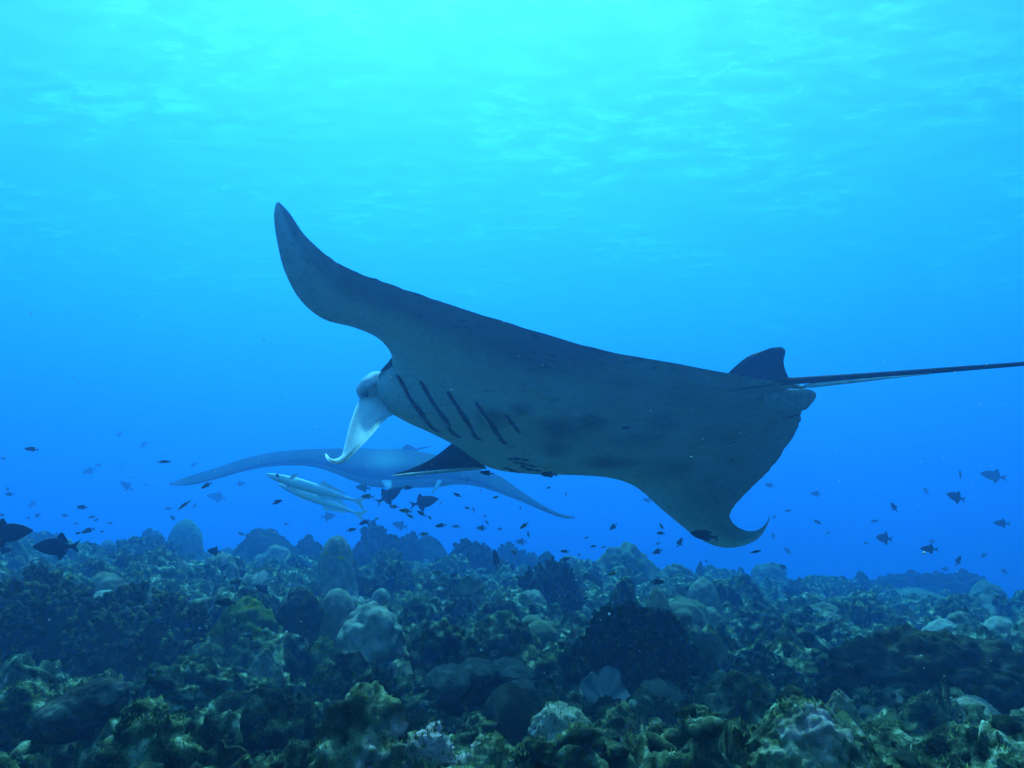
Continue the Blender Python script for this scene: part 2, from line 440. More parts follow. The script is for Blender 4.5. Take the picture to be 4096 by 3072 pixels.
# ------------------------------------------------------------------ manta rays
def wing_body(name, st, nv=260, nu=56, pigment=None, scallop=0.0, seed=0, mat=M_skin):
    """one continuous disc from span stations: (leading px,py,depth, trailing px,py,depth, belly, back) -> closed mesh.
    belly/back: how far (m) the lower and upper skins stand off the chord"""
    st = np.asarray(st, float)
    L = np.array([at(*r[0:3]) for r in st]); T = np.array([at(*r[3:6]) for r in st])
    Ls, Ts = catmull(L, nv), catmull(T, nv)
    th = catmull(st[:, 6:8], nv); th = np.maximum(th, 0.0015)
    if scallop:
        k = np.arange(nv)
        jag = scallop * (pnoise(np.stack([k * 0.55, k * 0, k * 0], 1), seed) + 0.6 * pnoise(np.stack([k * 1.3, k * 0, k * 0], 1), seed + 1))
        jag *= np.clip(np.minimum(k, nv - 1 - k) / 30.0 - 0.5, 0, 1)
        c = Ts - Ls; Ts = Ts + c / (np.linalg.norm(c, axis=1)[:, None] + 1e-6) * jag[:, None]
    chord = Ts - Ls
    span = np.gradient((Ls + Ts) / 2, axis=0)
    nrm = np.cross(chord, span)                        # towards the back
    nrm /= np.linalg.norm(nrm, axis=1)[:, None] + 1e-9
    for _ in range(14):                                # even out the direction along the span
        nrm[1:-1] = (nrm[:-2] + 2 * nrm[1:-1] + nrm[2:]) / 4
        nrm /= np.linalg.norm(nrm, axis=1)[:, None] + 1e-9
    u = 0.5 - 0.5 * np.cos(np.linspace(0, math.pi, nu))
    prof = 2.6 * (0.2969 * np.sqrt(u) - 0.1260 * u - 0.3516 * u ** 2 + 0.2843 * u ** 3 - 0.1036 * u ** 4) / 0.26
    prof = np.clip(prof, 0, None)
    mid = Ls[:, None, :] + chord[:, None, :] * u[None, :, None]
    back = mid + nrm[:, None, :] * (th[:, 1][:, None] * prof[None, :])[..., None]
    bel = mid - nrm[:, None, :] * (th[:, 0][:, None] * prof[None, :])[..., None]
    # ring per station: back from leading to trailing edge, belly returning
    ring = np.concatenate([back, bel[:, -2:0:-1, :]], 1)
    nr = ring.shape[1]
    V = ring.reshape(-1, 3); F = grid_faces(nv, nr, True)
    uu = np.concatenate([u, u[-2:0:-1]]); side = np.concatenate([np.ones(nu), np.zeros(nu - 2)])
    org = (L[len(L) // 2] + T[len(T) // 2]) / 2
    me = mesh_from(name, V - org, F)
    bm = bmesh.new(); bm.from_mesh(me)
    bm.verts.ensure_lookup_table()
    bm.faces.new([bm.verts[k] for k in range(nr)][::-1]); bm.faces.new([bm.verts[(nv - 1) * nr + k] for k in range(nr)])
    bmesh.ops.recalc_face_normals(bm, faces=bm.faces)
    bm.to_mesh(me); bm.free()
    me.polygons.foreach_set('use_smooth', np.ones(len(me.polygons), bool))
    col = np.ones((len(V), 4), np.float32)
    vv = np.repeat(np.linspace(0, 1, nv), nr); ut = np.tile(uu, nv); sd = np.tile(side, nv)
    col[:, :3] = pigment(vv, ut, sd, V)
    a = me.color_attributes.new('pigment', 'FLOAT_COLOR', 'POINT'); a.data.foreach_set('color', col.ravel())
    me.update()
    o = link(name, me, mat, loc=org)
    bv = BVHTree.FromPolygons([tuple(q) for q in V], [tuple(int(i) for i in q) for q in F])
    return o, bv, org
def hit(bv, px, py, lift=0.002):
    d = Vector(ray(px, py)).normalized()
    loc, n, i, dist = bv.ray_cast(Vector(CAMP), d)
    if loc is None:
        return None
    return np.array(loc - d * lift)
def sheet(rows, thick, nu=24, nv=40, jag=0.0, seed=3):
    """closed thin fin from a grid of control points rows[i][j] (world)"""
    R = np.asarray(rows, float)
    A = np.stack([catmull(r, nv) for r in R]); A = np.stack([catmull(A[:, j], nu) for j in range(nv)], 1)
    if jag:
        k = np.arange(nv); e = jag * pnoise(np.stack([k * 0.8, k * 0, k * 0], 1), seed)
        dv = A[-1] - A[-2]; A[-1] = A[-1] + dv / (np.linalg.norm(dv, axis=1)[:, None] + 1e-9) * e[:, None]
    du = np.gradient(A, axis=0); dv = np.gradient(A, axis=1)
    n = np.cross(du, dv); n /= np.linalg.norm(n, axis=2)[..., None] + 1e-12
    i = np.linspace(0, 1, nu)[:, None]; j = np.linspace(0, 1, nv)[None, :]
    t = thick * np.clip(np.minimum(j, 1 - j) * 7, 0.12, 1) * np.clip((1 - i) * 5, 0.15, 1)
    top = A + n * t[..., None] / 2; bot = A - n * t[..., None] / 2
    V = np.concatenate([top.reshape(-1, 3), bot.reshape(-1, 3)])
    f = grid_faces(nu, nv); m = nu * nv
    F = [f, f[:, ::-1] + m]
    def strip(idx):
        idx = np.asarray(idx); return np.stack([idx[:-1], idx[1:], idx[1:] + m, idx[:-1] + m], 1)
    F += [strip(np.arange(nv)), strip((nu - 1) * nv + np.arange(nv))[:, ::-1], strip(np.arange(nu) * nv)[:, ::-1], strip(np.arange(nu) * nv + nv - 1)]
    return V, np.concatenate(F)
def part(name, vf, mat, parent, org, label=None):
    v, f = vf
    o = link(name, mesh_from(name, np.asarray(v) - org, f), mat, parent)
    if label: o['label'] = label
    return o

ST = [  # leading edge px, py, depth | trailing edge px, py, depth | belly, back thickness (m)
    (1104, 812, 2.15, 1116, 808, 2.15, .002, .002),
    (1096, 870, 2.16, 1158, 852, 2.15, .005, .005),
    (1110, 970, 2.20, 1219, 940, 2.17, .009, .008),
    (1140, 1085, 2.27, 1305, 1019, 2.20, .013, .010),
    (1200, 1194, 2.38, 1402, 1078, 2.24, .017, .013),
    (1290, 1267, 2.50, 1522, 1124, 2.28, .022, .016),
    (1408, 1294, 2.62, 1682, 1179, 2.33, .028, .022),
    (1498, 1329, 2.72, 1882, 1245, 2.40, .036, .032),
    (1549, 1377, 2.82, 2122, 1318, 2.47, .046, .046),
    (1568, 1430, 2.90, 2402, 1398, 2.54, .056, .062),
    (1535, 1478, 2.97, 2700, 1453, 2.60, .064, .078),
    (1500, 1530, 3.02, 2950, 1500, 2.66, .070, .092),
    (1515, 1600, 3.08, 3080, 1524, 2.71, .074, .100),
    (1590, 1652, 3.16, 3125, 1536, 2.75, .076, .105),
    (1700, 1704, 3.30, 3150, 1549, 2.78, .076, .105),
    (1812, 1764, 3.44, 3170, 1566, 2.82, .072, .100),
    (1935, 1850, 3.56, 3195, 1600, 2.87, .062, .085),
    (2080, 1876, 3.64, 3205, 1650, 2.95, .052, .065),
    (2250, 1884, 3.70, 3190, 1711, 3.05, .042, .048),
    (2420, 1900, 3.75, 3150, 1780, 3.15, .034, .034),
    (2540, 1942, 3.79, 3085, 1873, 3.28, .027, .025),
    (2640, 2028, 3.84, 3010, 1946, 3.42, .021, .018),
    (2730, 2104, 3.89, 2945, 2015, 3.58, .016, .013),
    (2800, 2155, 3.92, 2919, 2062, 3.70, .013, .010),
    (2880, 2187, 3.94, 2938, 2098, 3.79, .010, .008),
    (2960, 2185, 3.93, 2985, 2123, 3.84, .007, .006),
    (3030, 2155, 3.91, 3032, 2119, 3.87, .005, .004),
    (3066, 2107, 3.88, 3062, 2096, 3.87, .003, .003),
    (3080, 2067, 3.86, 3078, 2066, 3.86, .001, .001),
]
def to_px(V):
    q = np.asarray(V) - CAMP
    d = q[:, 1] * CP + q[:, 2] * SP
    up = -q[:, 1] * SP + q[:, 2] * CP
    return np.stack([2048 + q[:, 0] / d * FOCAL, 1536 - up / d * FOCAL], 1)
BLOTCH = [(2240, 1720, 95, 60), (2370, 1690, 60, 45), (2220, 1790, 60, 35), (2650, 1690, 75, 50), (1980, 1670, 70, 40), (2440, 1850, 110, 28), (2080, 1640, 40, 30), (2130, 1480, 25, 14)]
SOFT = [(2860, 1990, 190, 120), (2700, 1880, 170, 70), (2560, 1760, 160, 45), (2900, 1750, 200, 60)]
def pig_main(v, u, back, V):
    n1 = fbm(V * 2.2, 4, 51); n2 = fbm(V * 9.0, 3, 55)
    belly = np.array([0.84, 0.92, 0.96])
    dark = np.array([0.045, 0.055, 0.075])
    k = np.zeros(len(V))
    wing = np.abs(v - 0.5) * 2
    # grey pigment of the underside: hind half, left wing and right wing are darker than the throat and mid belly
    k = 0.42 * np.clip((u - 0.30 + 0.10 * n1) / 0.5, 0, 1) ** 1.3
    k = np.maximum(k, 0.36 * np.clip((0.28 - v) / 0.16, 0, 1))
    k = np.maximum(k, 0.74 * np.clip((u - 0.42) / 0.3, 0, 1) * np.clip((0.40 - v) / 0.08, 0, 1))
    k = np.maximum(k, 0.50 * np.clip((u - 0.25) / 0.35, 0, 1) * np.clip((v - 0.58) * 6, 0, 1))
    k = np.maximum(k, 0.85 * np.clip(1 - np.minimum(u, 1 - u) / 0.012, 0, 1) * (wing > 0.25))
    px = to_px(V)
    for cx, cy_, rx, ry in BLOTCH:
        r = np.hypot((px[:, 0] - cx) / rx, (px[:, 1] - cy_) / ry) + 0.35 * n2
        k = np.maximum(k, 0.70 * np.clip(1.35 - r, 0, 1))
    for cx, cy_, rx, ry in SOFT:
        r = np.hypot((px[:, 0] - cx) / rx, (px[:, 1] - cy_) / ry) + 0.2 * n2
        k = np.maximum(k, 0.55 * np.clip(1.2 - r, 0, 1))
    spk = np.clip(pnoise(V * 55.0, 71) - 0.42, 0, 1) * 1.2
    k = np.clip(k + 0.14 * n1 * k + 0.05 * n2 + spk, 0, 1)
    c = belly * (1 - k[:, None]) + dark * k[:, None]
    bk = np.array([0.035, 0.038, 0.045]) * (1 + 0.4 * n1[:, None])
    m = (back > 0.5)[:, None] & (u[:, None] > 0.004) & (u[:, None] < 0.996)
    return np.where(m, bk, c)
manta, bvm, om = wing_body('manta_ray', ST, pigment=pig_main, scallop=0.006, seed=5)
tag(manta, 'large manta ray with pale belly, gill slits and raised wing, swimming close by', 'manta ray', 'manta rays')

def on(px, py, lift=0.003):
    h = hit(bvm, px, py, lift)
    return h
def slit(pts, w0, parent=manta):
    P = [on(*q) for q in pts]; P = [p for p in P if p is not None]
    if len(P) < 3: return
    C = catmull(np.array(P), 22); s = np.linspace(0, 1, 22)
    w = w0 * (0.25 + 0.75 * np.sin(math.pi * np.clip(0.08 + 0.84 * s, 0, 1)) ** 0.7) * (1 + 0.25 * np.sin(s * 17))
    w[0] = w[-1] = w0 * 0.06
    v, f = tube(C, w, 7)
    part('gill_slit', (v, f), M_gill, parent, om)
    if len(pts) > 4:                                   # flap of skin standing in front of the slit
        Q = [on(x - 11, y + 2, 0.001) for x, y in pts]; Q = [p for p in Q if p is not None]
        if len(Q) >= 3:
            part('gill_flap', tube(catmull(np.array(Q), 22), 0.0055 * np.sin(math.pi * np.linspace(.06, .94, 22)) ** .8 + .0004, 8), M_flap, parent, om)
def z5(x, y): return 1250 + x * 0.36166, 1400 + y * 0.36166
slit([z5(930, 265), z5(1000, 370), z5(1090, 550), z5(1200, 690), z5(1270, 790), z5(1330, 862), z5(1430, 912)], .0068)
slit([z5(1190, 330), z5(1270, 470), z5(1380, 650), z5(1480, 780), z5(1530, 880), z5(1600, 945), z5(1650, 965)], .0068)
slit([z5(1490, 450), z5(1560, 560), z5(1660, 710), z5(1750, 850), z5(1800, 950), z5(1885, 1005)], .0068)
slit([z5(1800, 560), z5(1870, 670), z5(1980, 820), z5(2060, 940), z5(2110, 1010), z5(2165, 1045)], .0068)
slit([(2022, 1657), (2040, 1682), (2060, 1707), (2082, 1735)], .0060)
for pts in ([(2030, 1838), (2070, 1834), (2120, 1842)], [(2050, 1846), (2100, 1856), (2150, 1868)], [(2080, 1862), (2120, 1876), (2170, 1884)], [(2013, 1868), (2050, 1880), (2082, 1890)]):
    slit(pts, .0055)
# skin folds by the tail
for pts in ([(2910, 1567), (2960, 1556), (3020, 1548), (3080, 1541), (3110, 1535)], [(3075, 1590), (3110, 1580), (3150, 1568), (3180, 1560)], [(3130, 1672), (3170, 1663), (3205, 1652)]):
    P = [on(*q) for q in pts]; P = [p for p in P if p is not None]
    if len(P) >= 3:
        C = catmull(np.array(P), 16); w = .0045 * np.sin(math.pi * np.linspace(0.05, 0.97, 16))
        part('skin_fold', tube(C, w, 6), M_black, manta, om)
# head lobe with the eye, cephalic fins
def blob_vf(c, ax, sub=4, nz=0.0, seed=0):
    v, f = ico(sub)
    R = np.array(ax)
    r = 1 + nz * pnoise(v * 1.7, seed)
    return np.asarray(c) + (v * r[:, None]) @ R, f
F0 = np.array([-.89, .44, -.115]); R0 = np.array([.46, .83, -.32]); U0 = np.array([.046, .338, .941])
IX, IZ = np.array([1.0, 0, 0]), np.array([0, -SP, CP]); IY = np.array([0, CP, SP])
dg = (IX * 0.78 + IZ * 0.62)                                   # the lobe runs down and forward from the wing root
dn = (IX * -0.62 + IZ * 0.78)
lobe = blob_vf(at(1488, 1540, 3.05), [dg * .060, IY * .060, dn * .037], 4, 0.08, 3)
part('head_lobe', lobe, M_lobe_skin, manta, om, 'pale bulging side of the head carrying the eye')
eye = blob_vf(at(1468, 1567, 3.030), [dg * .022, IY * .034, dn * .016], 4)  # dark bulge: eye region plus painted shade on the lower side of the lobe
part('eye', eye, M_eye_shade, manta, om)
def ceph(rows_px, name, mat, thick, label=None, jag=0.0):
    R = [[at(*q) for q in r] for r in rows_px]
    return part(name, sheet(R, thick, 40, 24, jag), mat, manta, om, label)
# near paddle: rows run from root to curled tip, columns from front edge to hind edge
ceph([[(1458, 1545, 3.05), (1505, 1560, 3.03), (1562, 1596, 3.06), (1602, 1640, 3.13)],
      [(1440, 1592, 3.04), (1480, 1610, 3.01), (1535, 1638, 3.03), (1580, 1656, 3.08)],
      [(1418, 1645, 3.03), (1455, 1656, 2.99), (1508, 1670, 3.00), (1550, 1672, 3.05)],
      [(1396, 1712, 3.02), (1430, 1714, 2.985), (1474, 1716, 2.985), (1518, 1704, 3.02)],
      [(1380, 1778, 3.00), (1408, 1775, 2.975), (1442, 1766, 2.975), (1480, 1748, 3.00)],
      [(1366, 1822, 2.99), (1385, 1820, 2.96), (1405, 1812, 2.95), (1428, 1800, 2.98)],
      [(1340, 1836, 2.97), (1352, 1844, 2.955), (1366, 1850, 2.955), (1385, 1838, 2.98)],
      [(1322, 1834, 2.95), (1326, 1842, 2.945), (1335, 1849, 2.95), (1346, 1852, 2.97)],
      [(1309, 1820, 2.94), (1306, 1826, 2.94), (1306, 1833, 2.945), (1312, 1840, 2.95)],
      [(1304, 1813, 2.94), (1302, 1815, 2.94), (1301, 1818, 2.94), (1302, 1822, 2.94)]],
     'cephalic_fin', M_fin, 0.007, 'white paddle-shaped head fin with curled tip, hanging down')
# far fin: dark inner face, white rolled lower rim
ceph([[(1815, 1768, 3.45), (1850, 1790, 3.47), (1905, 1830, 3.50), (1945, 1872, 3.54)],
      [(1775, 1800, 3.44), (1810, 1825, 3.46), (1850, 1850, 3.48), (1890, 1872, 3.50)],
      [(1725, 1836, 3.42), (1755, 1850, 3.44), (1790, 1862, 3.45), (1820, 1878, 3.46)],
      [(1660, 1868, 3.40), (1685, 1874, 3.41), (1710, 1880, 3.42), (1735, 1886, 3.43)],
      [(1600, 1888, 3.38), (1615, 1891, 3.385), (1630, 1894, 3.39), (1645, 1896, 3.40)],
      [(1566, 1900, 3.37), (1568, 1901, 3.37), (1570, 1902, 3.37), (1572, 1903, 3.37)]],
     'cephalic_fin', M_black, 0.012, 'dark inner face of the far head fin pointing forward')
C = catmull(np.array([at(1945, 1873, 3.53), at(1890, 1875, 3.48), at(1820, 1881, 3.44), at(1735, 1888, 3.41), at(1645, 1897, 3.38), at(1566, 1903, 3.36)]), 30)
part('fin_rim', tube(C, np.concatenate([np.linspace(.003, .006, 6), np.full(18, .0065), np.linspace(.006, .002, 6)]), 8), M_white, manta, om, 'white rolled lower rim of the far head fin')
# dark notch mark in front of the wing root
for pts in ([(1568, 1432), (1560, 1455), (1542, 1474), (1524, 1484)],):
    P = [at(x, y, 2.905) for x, y in pts]
    part('shoulder_mark', tube(catmull(np.array(P), 16), .009 * np.sin(math.pi * np.linspace(.1, .9, 16)), 8), M_black, manta, om)
# dorsal fin, pelvic fins, tail
def z6(x, y): return 2800 + x * 0.27125, 1350 + y * 0.27125
DF = [[(2905, 1500, 2.74), (2990, 1520, 2.74), (3070, 1535, 2.74), (3160, 1520, 2.74)],
      [(2945, 1462, 2.75), (3010, 1475, 2.75), (3080, 1485, 2.75), (3142, 1484, 2.75)],
      [(2995, 1424, 2.76), (3040, 1432, 2.76), (3090, 1440, 2.76), (3134, 1446, 2.76)],
      [(3055, 1401, 2.77), (3085, 1403, 2.77), (3115, 1408, 2.77), (3140, 1418, 2.77)],
      [(3112, 1389, 2.78), (3122, 1389, 2.78), (3133, 1393, 2.78), (3142, 1402, 2.78)]]
part('dorsal_fin', sheet([[at(*q) for q in r] for r in DF], 0.016, 26, 30, 0.004), M_black, manta, om, 'small dark rounded fin at the tail root')
def pelvic(rows, nm='pelvic_fin'):
    part(nm, sheet([[at(*q) for q in r] for r in rows], 0.014, 24, 24, 0.004), M_pelv, manta, om)
M_pelv = plain('grey_pelvic_skin', (0.42, 0.46, 0.48))
pelvic([[(3050, 1575, 2.80), (3060, 1600, 2.82), (3075, 1625, 2.84), (3100, 1655, 2.88)],
        [(3130, 1562, 2.79), (3140, 1590, 2.80), (3150, 1620, 2.82), (3165, 1650, 2.86)],
        [(3205, 1556, 2.78), (3222, 1580, 2.79), (3225, 1608, 2.81), (3215, 1640, 2.84)],
        [(3236, 1557, 2.77), (3264, 1574, 2.78), (3256, 1602, 2.80), (3222, 1640, 2.82)]])
pelvic([[(3090, 1534, 2.76), (3095, 1540, 2.77), (3100, 1547, 2.77), (3105, 1553, 2.78)],
        [(3160, 1537, 2.76), (3165, 1542, 2.76), (3170, 1548, 2.77), (3170, 1553, 2.77)],
        [(3215, 1543, 2.75), (3222, 1545, 2.75), (3224, 1549, 2.75), (3218, 1553, 2.76)]])
TL = [at(2960, 1530, 2.80), at(3080, 1528, 2.775), at(3160, 1524, 2.74), at(3400, 1508, 2.66), at(3700, 1486, 2.57), at(4096, 1455, 2.47), at(4700, 1408, 2.34), at(5300, 1370, 2.24)]
v, f = tube(catmull(np.array(TL), 70), np.interp(np.linspace(0, 1, 70), [0, .16, .286, .43, .57, .71, .857, 1], [.008, .0145, .014, .0122, .0105, .0078, .005, .0015]), 12, flat=0.8)
part('tail', (v, f), M_black, manta, om)
v, f = tube(catmull(np.array([at(3215, 1544, 2.725), at(3300, 1536, 2.69), at(3400, 1526, 2.655), at(3550, 1511, 2.605), at(3720, 1496, 2.556)]), 40), np.interp(np.linspace(0, 1, 40), [0, .1, .6, 1], [.004, .0078, .0055, .001]), 8)
part('tail_highlight', (v, f), M_white, manta, om, 'painted pale highlight streak under the tail')  # white tube paints a highlight along the lower side of the tail

# the second manta, farther off, coming towards the camera
ST2 = [
    (682, 1940, 6.2, 677, 1933, 6.3, .004, .004),
    (763, 1939, 6.15, 763, 1902, 6.4, .012, .012),
    (850, 1917, 6.1, 869, 1870, 6.5, .018, .018),
    (950, 1886, 6.05, 966, 1837, 6.6, .024, .024),
    (1050, 1862, 6.0, 1088, 1809, 6.65, .03, .03),
    (1140, 1850, 5.95, 1235, 1797, 6.7, .04, .04),
    (1235, 1850, 5.9, 1340, 1796, 6.75, .05, .05),
    (1320, 1866, 5.85, 1440, 1796, 6.8, .07, .07),
    (1420, 1900, 5.8, 1520, 1800, 6.85, .09, .10),
    (1500, 1915, 5.75, 1560, 1806, 6.9, .10, .12),
    (1580, 1918, 5.75, 1600, 1812, 6.9, .10, .13),
    (1680, 1914, 5.75, 1660, 1822, 6.9, .10, .12),
    (1770, 1914, 5.8, 1740, 1836, 6.85, .09, .10),
    (1830, 1917, 5.85, 1830, 1860, 6.8, .06, .07),
    (1905, 1930, 5.9, 1920, 1880, 6.7, .045, .045),
    (2000, 1966, 6.0, 2000, 1905, 6.6, .03, .03),
    (2105, 2008, 6.1, 2080, 1962, 6.5, .022, .022),
    (2180, 2041, 6.15, 2150, 2010, 6.45, .016, .016),
    (2250, 2069, 6.2, 2225, 2049, 6.4, .01, .01),
    (2299, 2074, 6.25, 2297, 2068, 6.3, .004, .004),
]
def pig_far(v, u, back, V):
    n1 = fbm(V * 1.6, 4, 61)
    k = np.clip(0.5 + 1.2 * n1, 0, 1)[:, None]
    dk = np.array([0.016, 0.018, 0.02]) * (1 - k) + np.array([0.04, 0.043, 0.045]) * k
    px = to_px(V)
    sh = np.clip(1.25 - np.hypot((px[:, 0] - 1540) / 85, (px[:, 1] - 1855) / 60), 0, 1)[:, None]
    wg = np.clip(np.abs(v - 0.5) * 2.4 - 0.5, 0, 0.6)[:, None]
    c = dk * (1 - sh) + np.array([0.20, 0.21, 0.21]) * sh
    c = c * (1 - wg) + np.array([0.06, 0.066, 0.066]) * wg
    b = np.array([0.5, 0.5, 0.48]) * (0.8 + 0.3 * n1[:, None])
    return np.where((back > 0.5)[:, None], c, b)
ST2 = [(r[0], r[1], r[2] * 1.8, r[3], r[4], r[5] * 1.8, r[6] * 1.8, r[7] * 1.8) for r in ST2][::-1]
manta2, bv2, o2 = wing_body('manta_ray', ST2, nv=180, nu=40, pigment=pig_far)
tag(manta2, 'hazy distant manta ray gliding behind the large one, wings spread above the reef', 'manta ray', 'manta rays')
def fin2(rows, mat, name, label=None):
    part(name, sheet([[at(q[0], q[1], q[2] * 1.8) for q in r] for r in rows], 0.04, 20, 14), mat, manta2, o2, label)
fin2([[(1525, 1925, 5.75), (1545, 1925, 5.75), (1568, 1925, 5.75)], [(1538, 1945, 5.7), (1552, 1945, 5.7), (1568, 1944, 5.7)], [(1556, 1966, 5.68), (1562, 1966, 5.68), (1570, 1966, 5.68)]], M_white, 'cephalic_fin', 'short pale head fin hanging under the head')
fin2([[(1748, 1922, 5.8), (1758, 1923, 5.8), (1768, 1924, 5.8)], [(1738, 1948, 5.75), (1745, 1949, 5.75), (1752, 1950, 5.75)], [(1723, 1974, 5.72), (1727, 1975, 5.72), (1731, 1976, 5.72)]], M_white, 'cephalic_fin', 'slim pale head fin pointing down')
fin2([[(1600, 1815, 6.85), (1640, 1818, 6.9), (1690, 1826, 6.95)], [(1610, 1790, 6.9), (1640, 1795, 6.95), (1670, 1805, 7.0)], [(1626, 1776, 6.95), (1636, 1779, 6.98), (1648, 1784, 7.0)]], M_black, 'dorsal_fin')
v, f = tube(catmull(np.array([at(1620, 1815, 12.3), at(1660, 1800, 12.9), at(1700, 1790, 13.6), at(1730, 1785, 14.4)]), 24), np.linspace(.03, .004, 24), 8)
part('tail', (v, f), M_black, manta2, o2)
# ------------------------------------------------------------------ corals and rocks
def place(x0, x1, ytop, ybase, d=None):
    """foot point on the reef, width, height and distance of a thing seen in that frame of the photograph"""
    cx = (x0 + x1) / 2
    if d is None:
        P, d = ground_hit(cx, ybase)
    w = (x1 - x0) / FOCAL * d
    dd = d + 0.35 * w
    P = at(cx, ybase, dd)
    zb = float(base_z(P[0], P[1]))
    zt = at(cx, ytop, dd)[2]
    w = (x1 - x0) / FOCAL * dd
    return np.array([P[0], P[1], zb]), w, max(zt - zb, 0.25 * w), dd
def blob(w, h, dp=1.0, a=2.2, b=2.0, sub=4, seed=0, fb=(), cl=(), flare=0.0, lean=(0, 0), hollow=None, sink=0.45, squash_top=0.0, undercut=0.0, turf=0.0):
    """coral head or rock: profile a,b; fb = ((amp, freq), ...) ; cl = bumps ((amp, freq), ...), both relative to the width"""
    v, f = ico(sub)
    z = v[:, 2].copy()
    rr = np.hypot(v[:, 0], v[:, 1]) + 1e-9
    r = (1 - np.clip(np.abs(z), 0, 1) ** a) ** (1 / b)
    r = np.where(z < 0, np.maximum(r, 0.75 * np.sqrt(np.clip(1 - z * z, 0, 1))), r)
    q = np.stack([v[:, 0] / rr * r, v[:, 1] / rr * r, z], 1)
    if flare: q[:, :2] *= (1 + flare * np.clip(0.35 - z, 0, 1) ** 1.3)[:, None]
    if undercut: q[:, :2] *= (1 - undercut * np.clip(0.45 - z, 0, 1))[:, None]
    if squash_top: q[:, 2] = np.where(z > 0, z - squash_top * z * z * 0.5, z)
    n = v / np.linalg.norm(v, axis=1)[:, None]
    n = n * np.array([1, 1, 0.8])
    s = np.array([w / 2, w * dp / 2, h])
    P = q * s
    P[:, 2] = np.where(z < 0, z * sink * max(h, 0.6 * w), P[:, 2])
    k = np.zeros(len(v))
    wq = q * np.array([1.0, dp, max(0.7, min(2.0, 2 * h / w))])
    for am, fr in fb:
        k += am * fbm(wq * fr, 4, seed + fr)
    for am, fr in cl:
        k += am * (0.42 - cells3(wq * fr + 0.3 * np.stack([pnoise(wq * fr * .8, seed), pnoise(wq * fr * .8, seed + 1), pnoise(wq * fr * .8, seed + 2)], 1), seed) ** 2) * 1.6
    if hollow:
        hd = np.array(hollow[:3], float); hd /= np.linalg.norm(hd)
        k -= hollow[4] * np.clip(1 - np.arccos(np.clip(n @ hd / np.linalg.norm(n, axis=1), -1, 1)) / hollow[3], 0, 1) ** 0.6
    P = P + n * (k * w)[:, None]
    if turf:                                           # centimetre-scale roughness in true size
        P = P + n * (turf * (np.abs(fbm(P * 38.0, 3, seed + 5)) + 0.6 * fbm(P * 95.0, 2, seed + 9)))[:, None]
    P[:, 0] += lean[0] * np.clip(P[:, 2], 0, None); P[:, 1] += lean[1] * np.clip(P[:, 2], 0, None)
    return P, f
_kn = None
def knob_unit():
    """stubby branch: tapered, blunt, unit length along z"""
    prof = [(0.0, 0.85), (0.45, 0.95), (0.8, 0.9), (0.95, 0.6), (1.0, 0.12)]
    V = []; seg = 7
    for zz, r in prof:
        for s in range(seg):
            V.append((r * math.cos(2 * math.pi * s / seg), r * math.sin(2 * math.pi * s / seg), zz))
    return np.array(V), grid_faces(len(prof), seg, True)
KV, KF = knob_unit()
def knobs(P, f, n, L, R, seed, up=0.5, zmin=0.0, forks=2):
    """n stubby forked branches standing on the surface P,f"""
    rs = np.random.RandomState(seed)
    tri = P[f]
    nn = np.cross(tri[:, 1] - tri[:, 0], tri[:, 2] - tri[:, 0]); ar = np.linalg.norm(nn, axis=1) + 1e-12
    nn = nn / ar[:, None]
    c = tri.mean(1)
    ar = ar * (c[:, 2] > zmin)
    idx = rs.choice(len(f), n, p=ar / ar.sum())
    parts = []
    for k in idx:
        for q in range(1 + rs.randint(0, forks + 1)):
            d = nn[k] + np.array([0, 0, up]) + rs.normal(size=3) * 0.33
            d /= np.linalg.norm(d)
            a = np.cross(d, [0.3, 0.9, 0.1]); a /= np.linalg.norm(a); b = np.cross(d, a)
            l = L * rs.uniform(0.5, 1.35); r = R * rs.uniform(0.7, 1.3)
            parts.append((c[k] - d * l * 0.25 + (KV[:, :1] * r) * a + (KV[:, 1:2] * r) * b + (KV[:, 2:] * l * 1.25) * d, KF))
    return merge(parts)
CORAL_N = 0
TURF = []
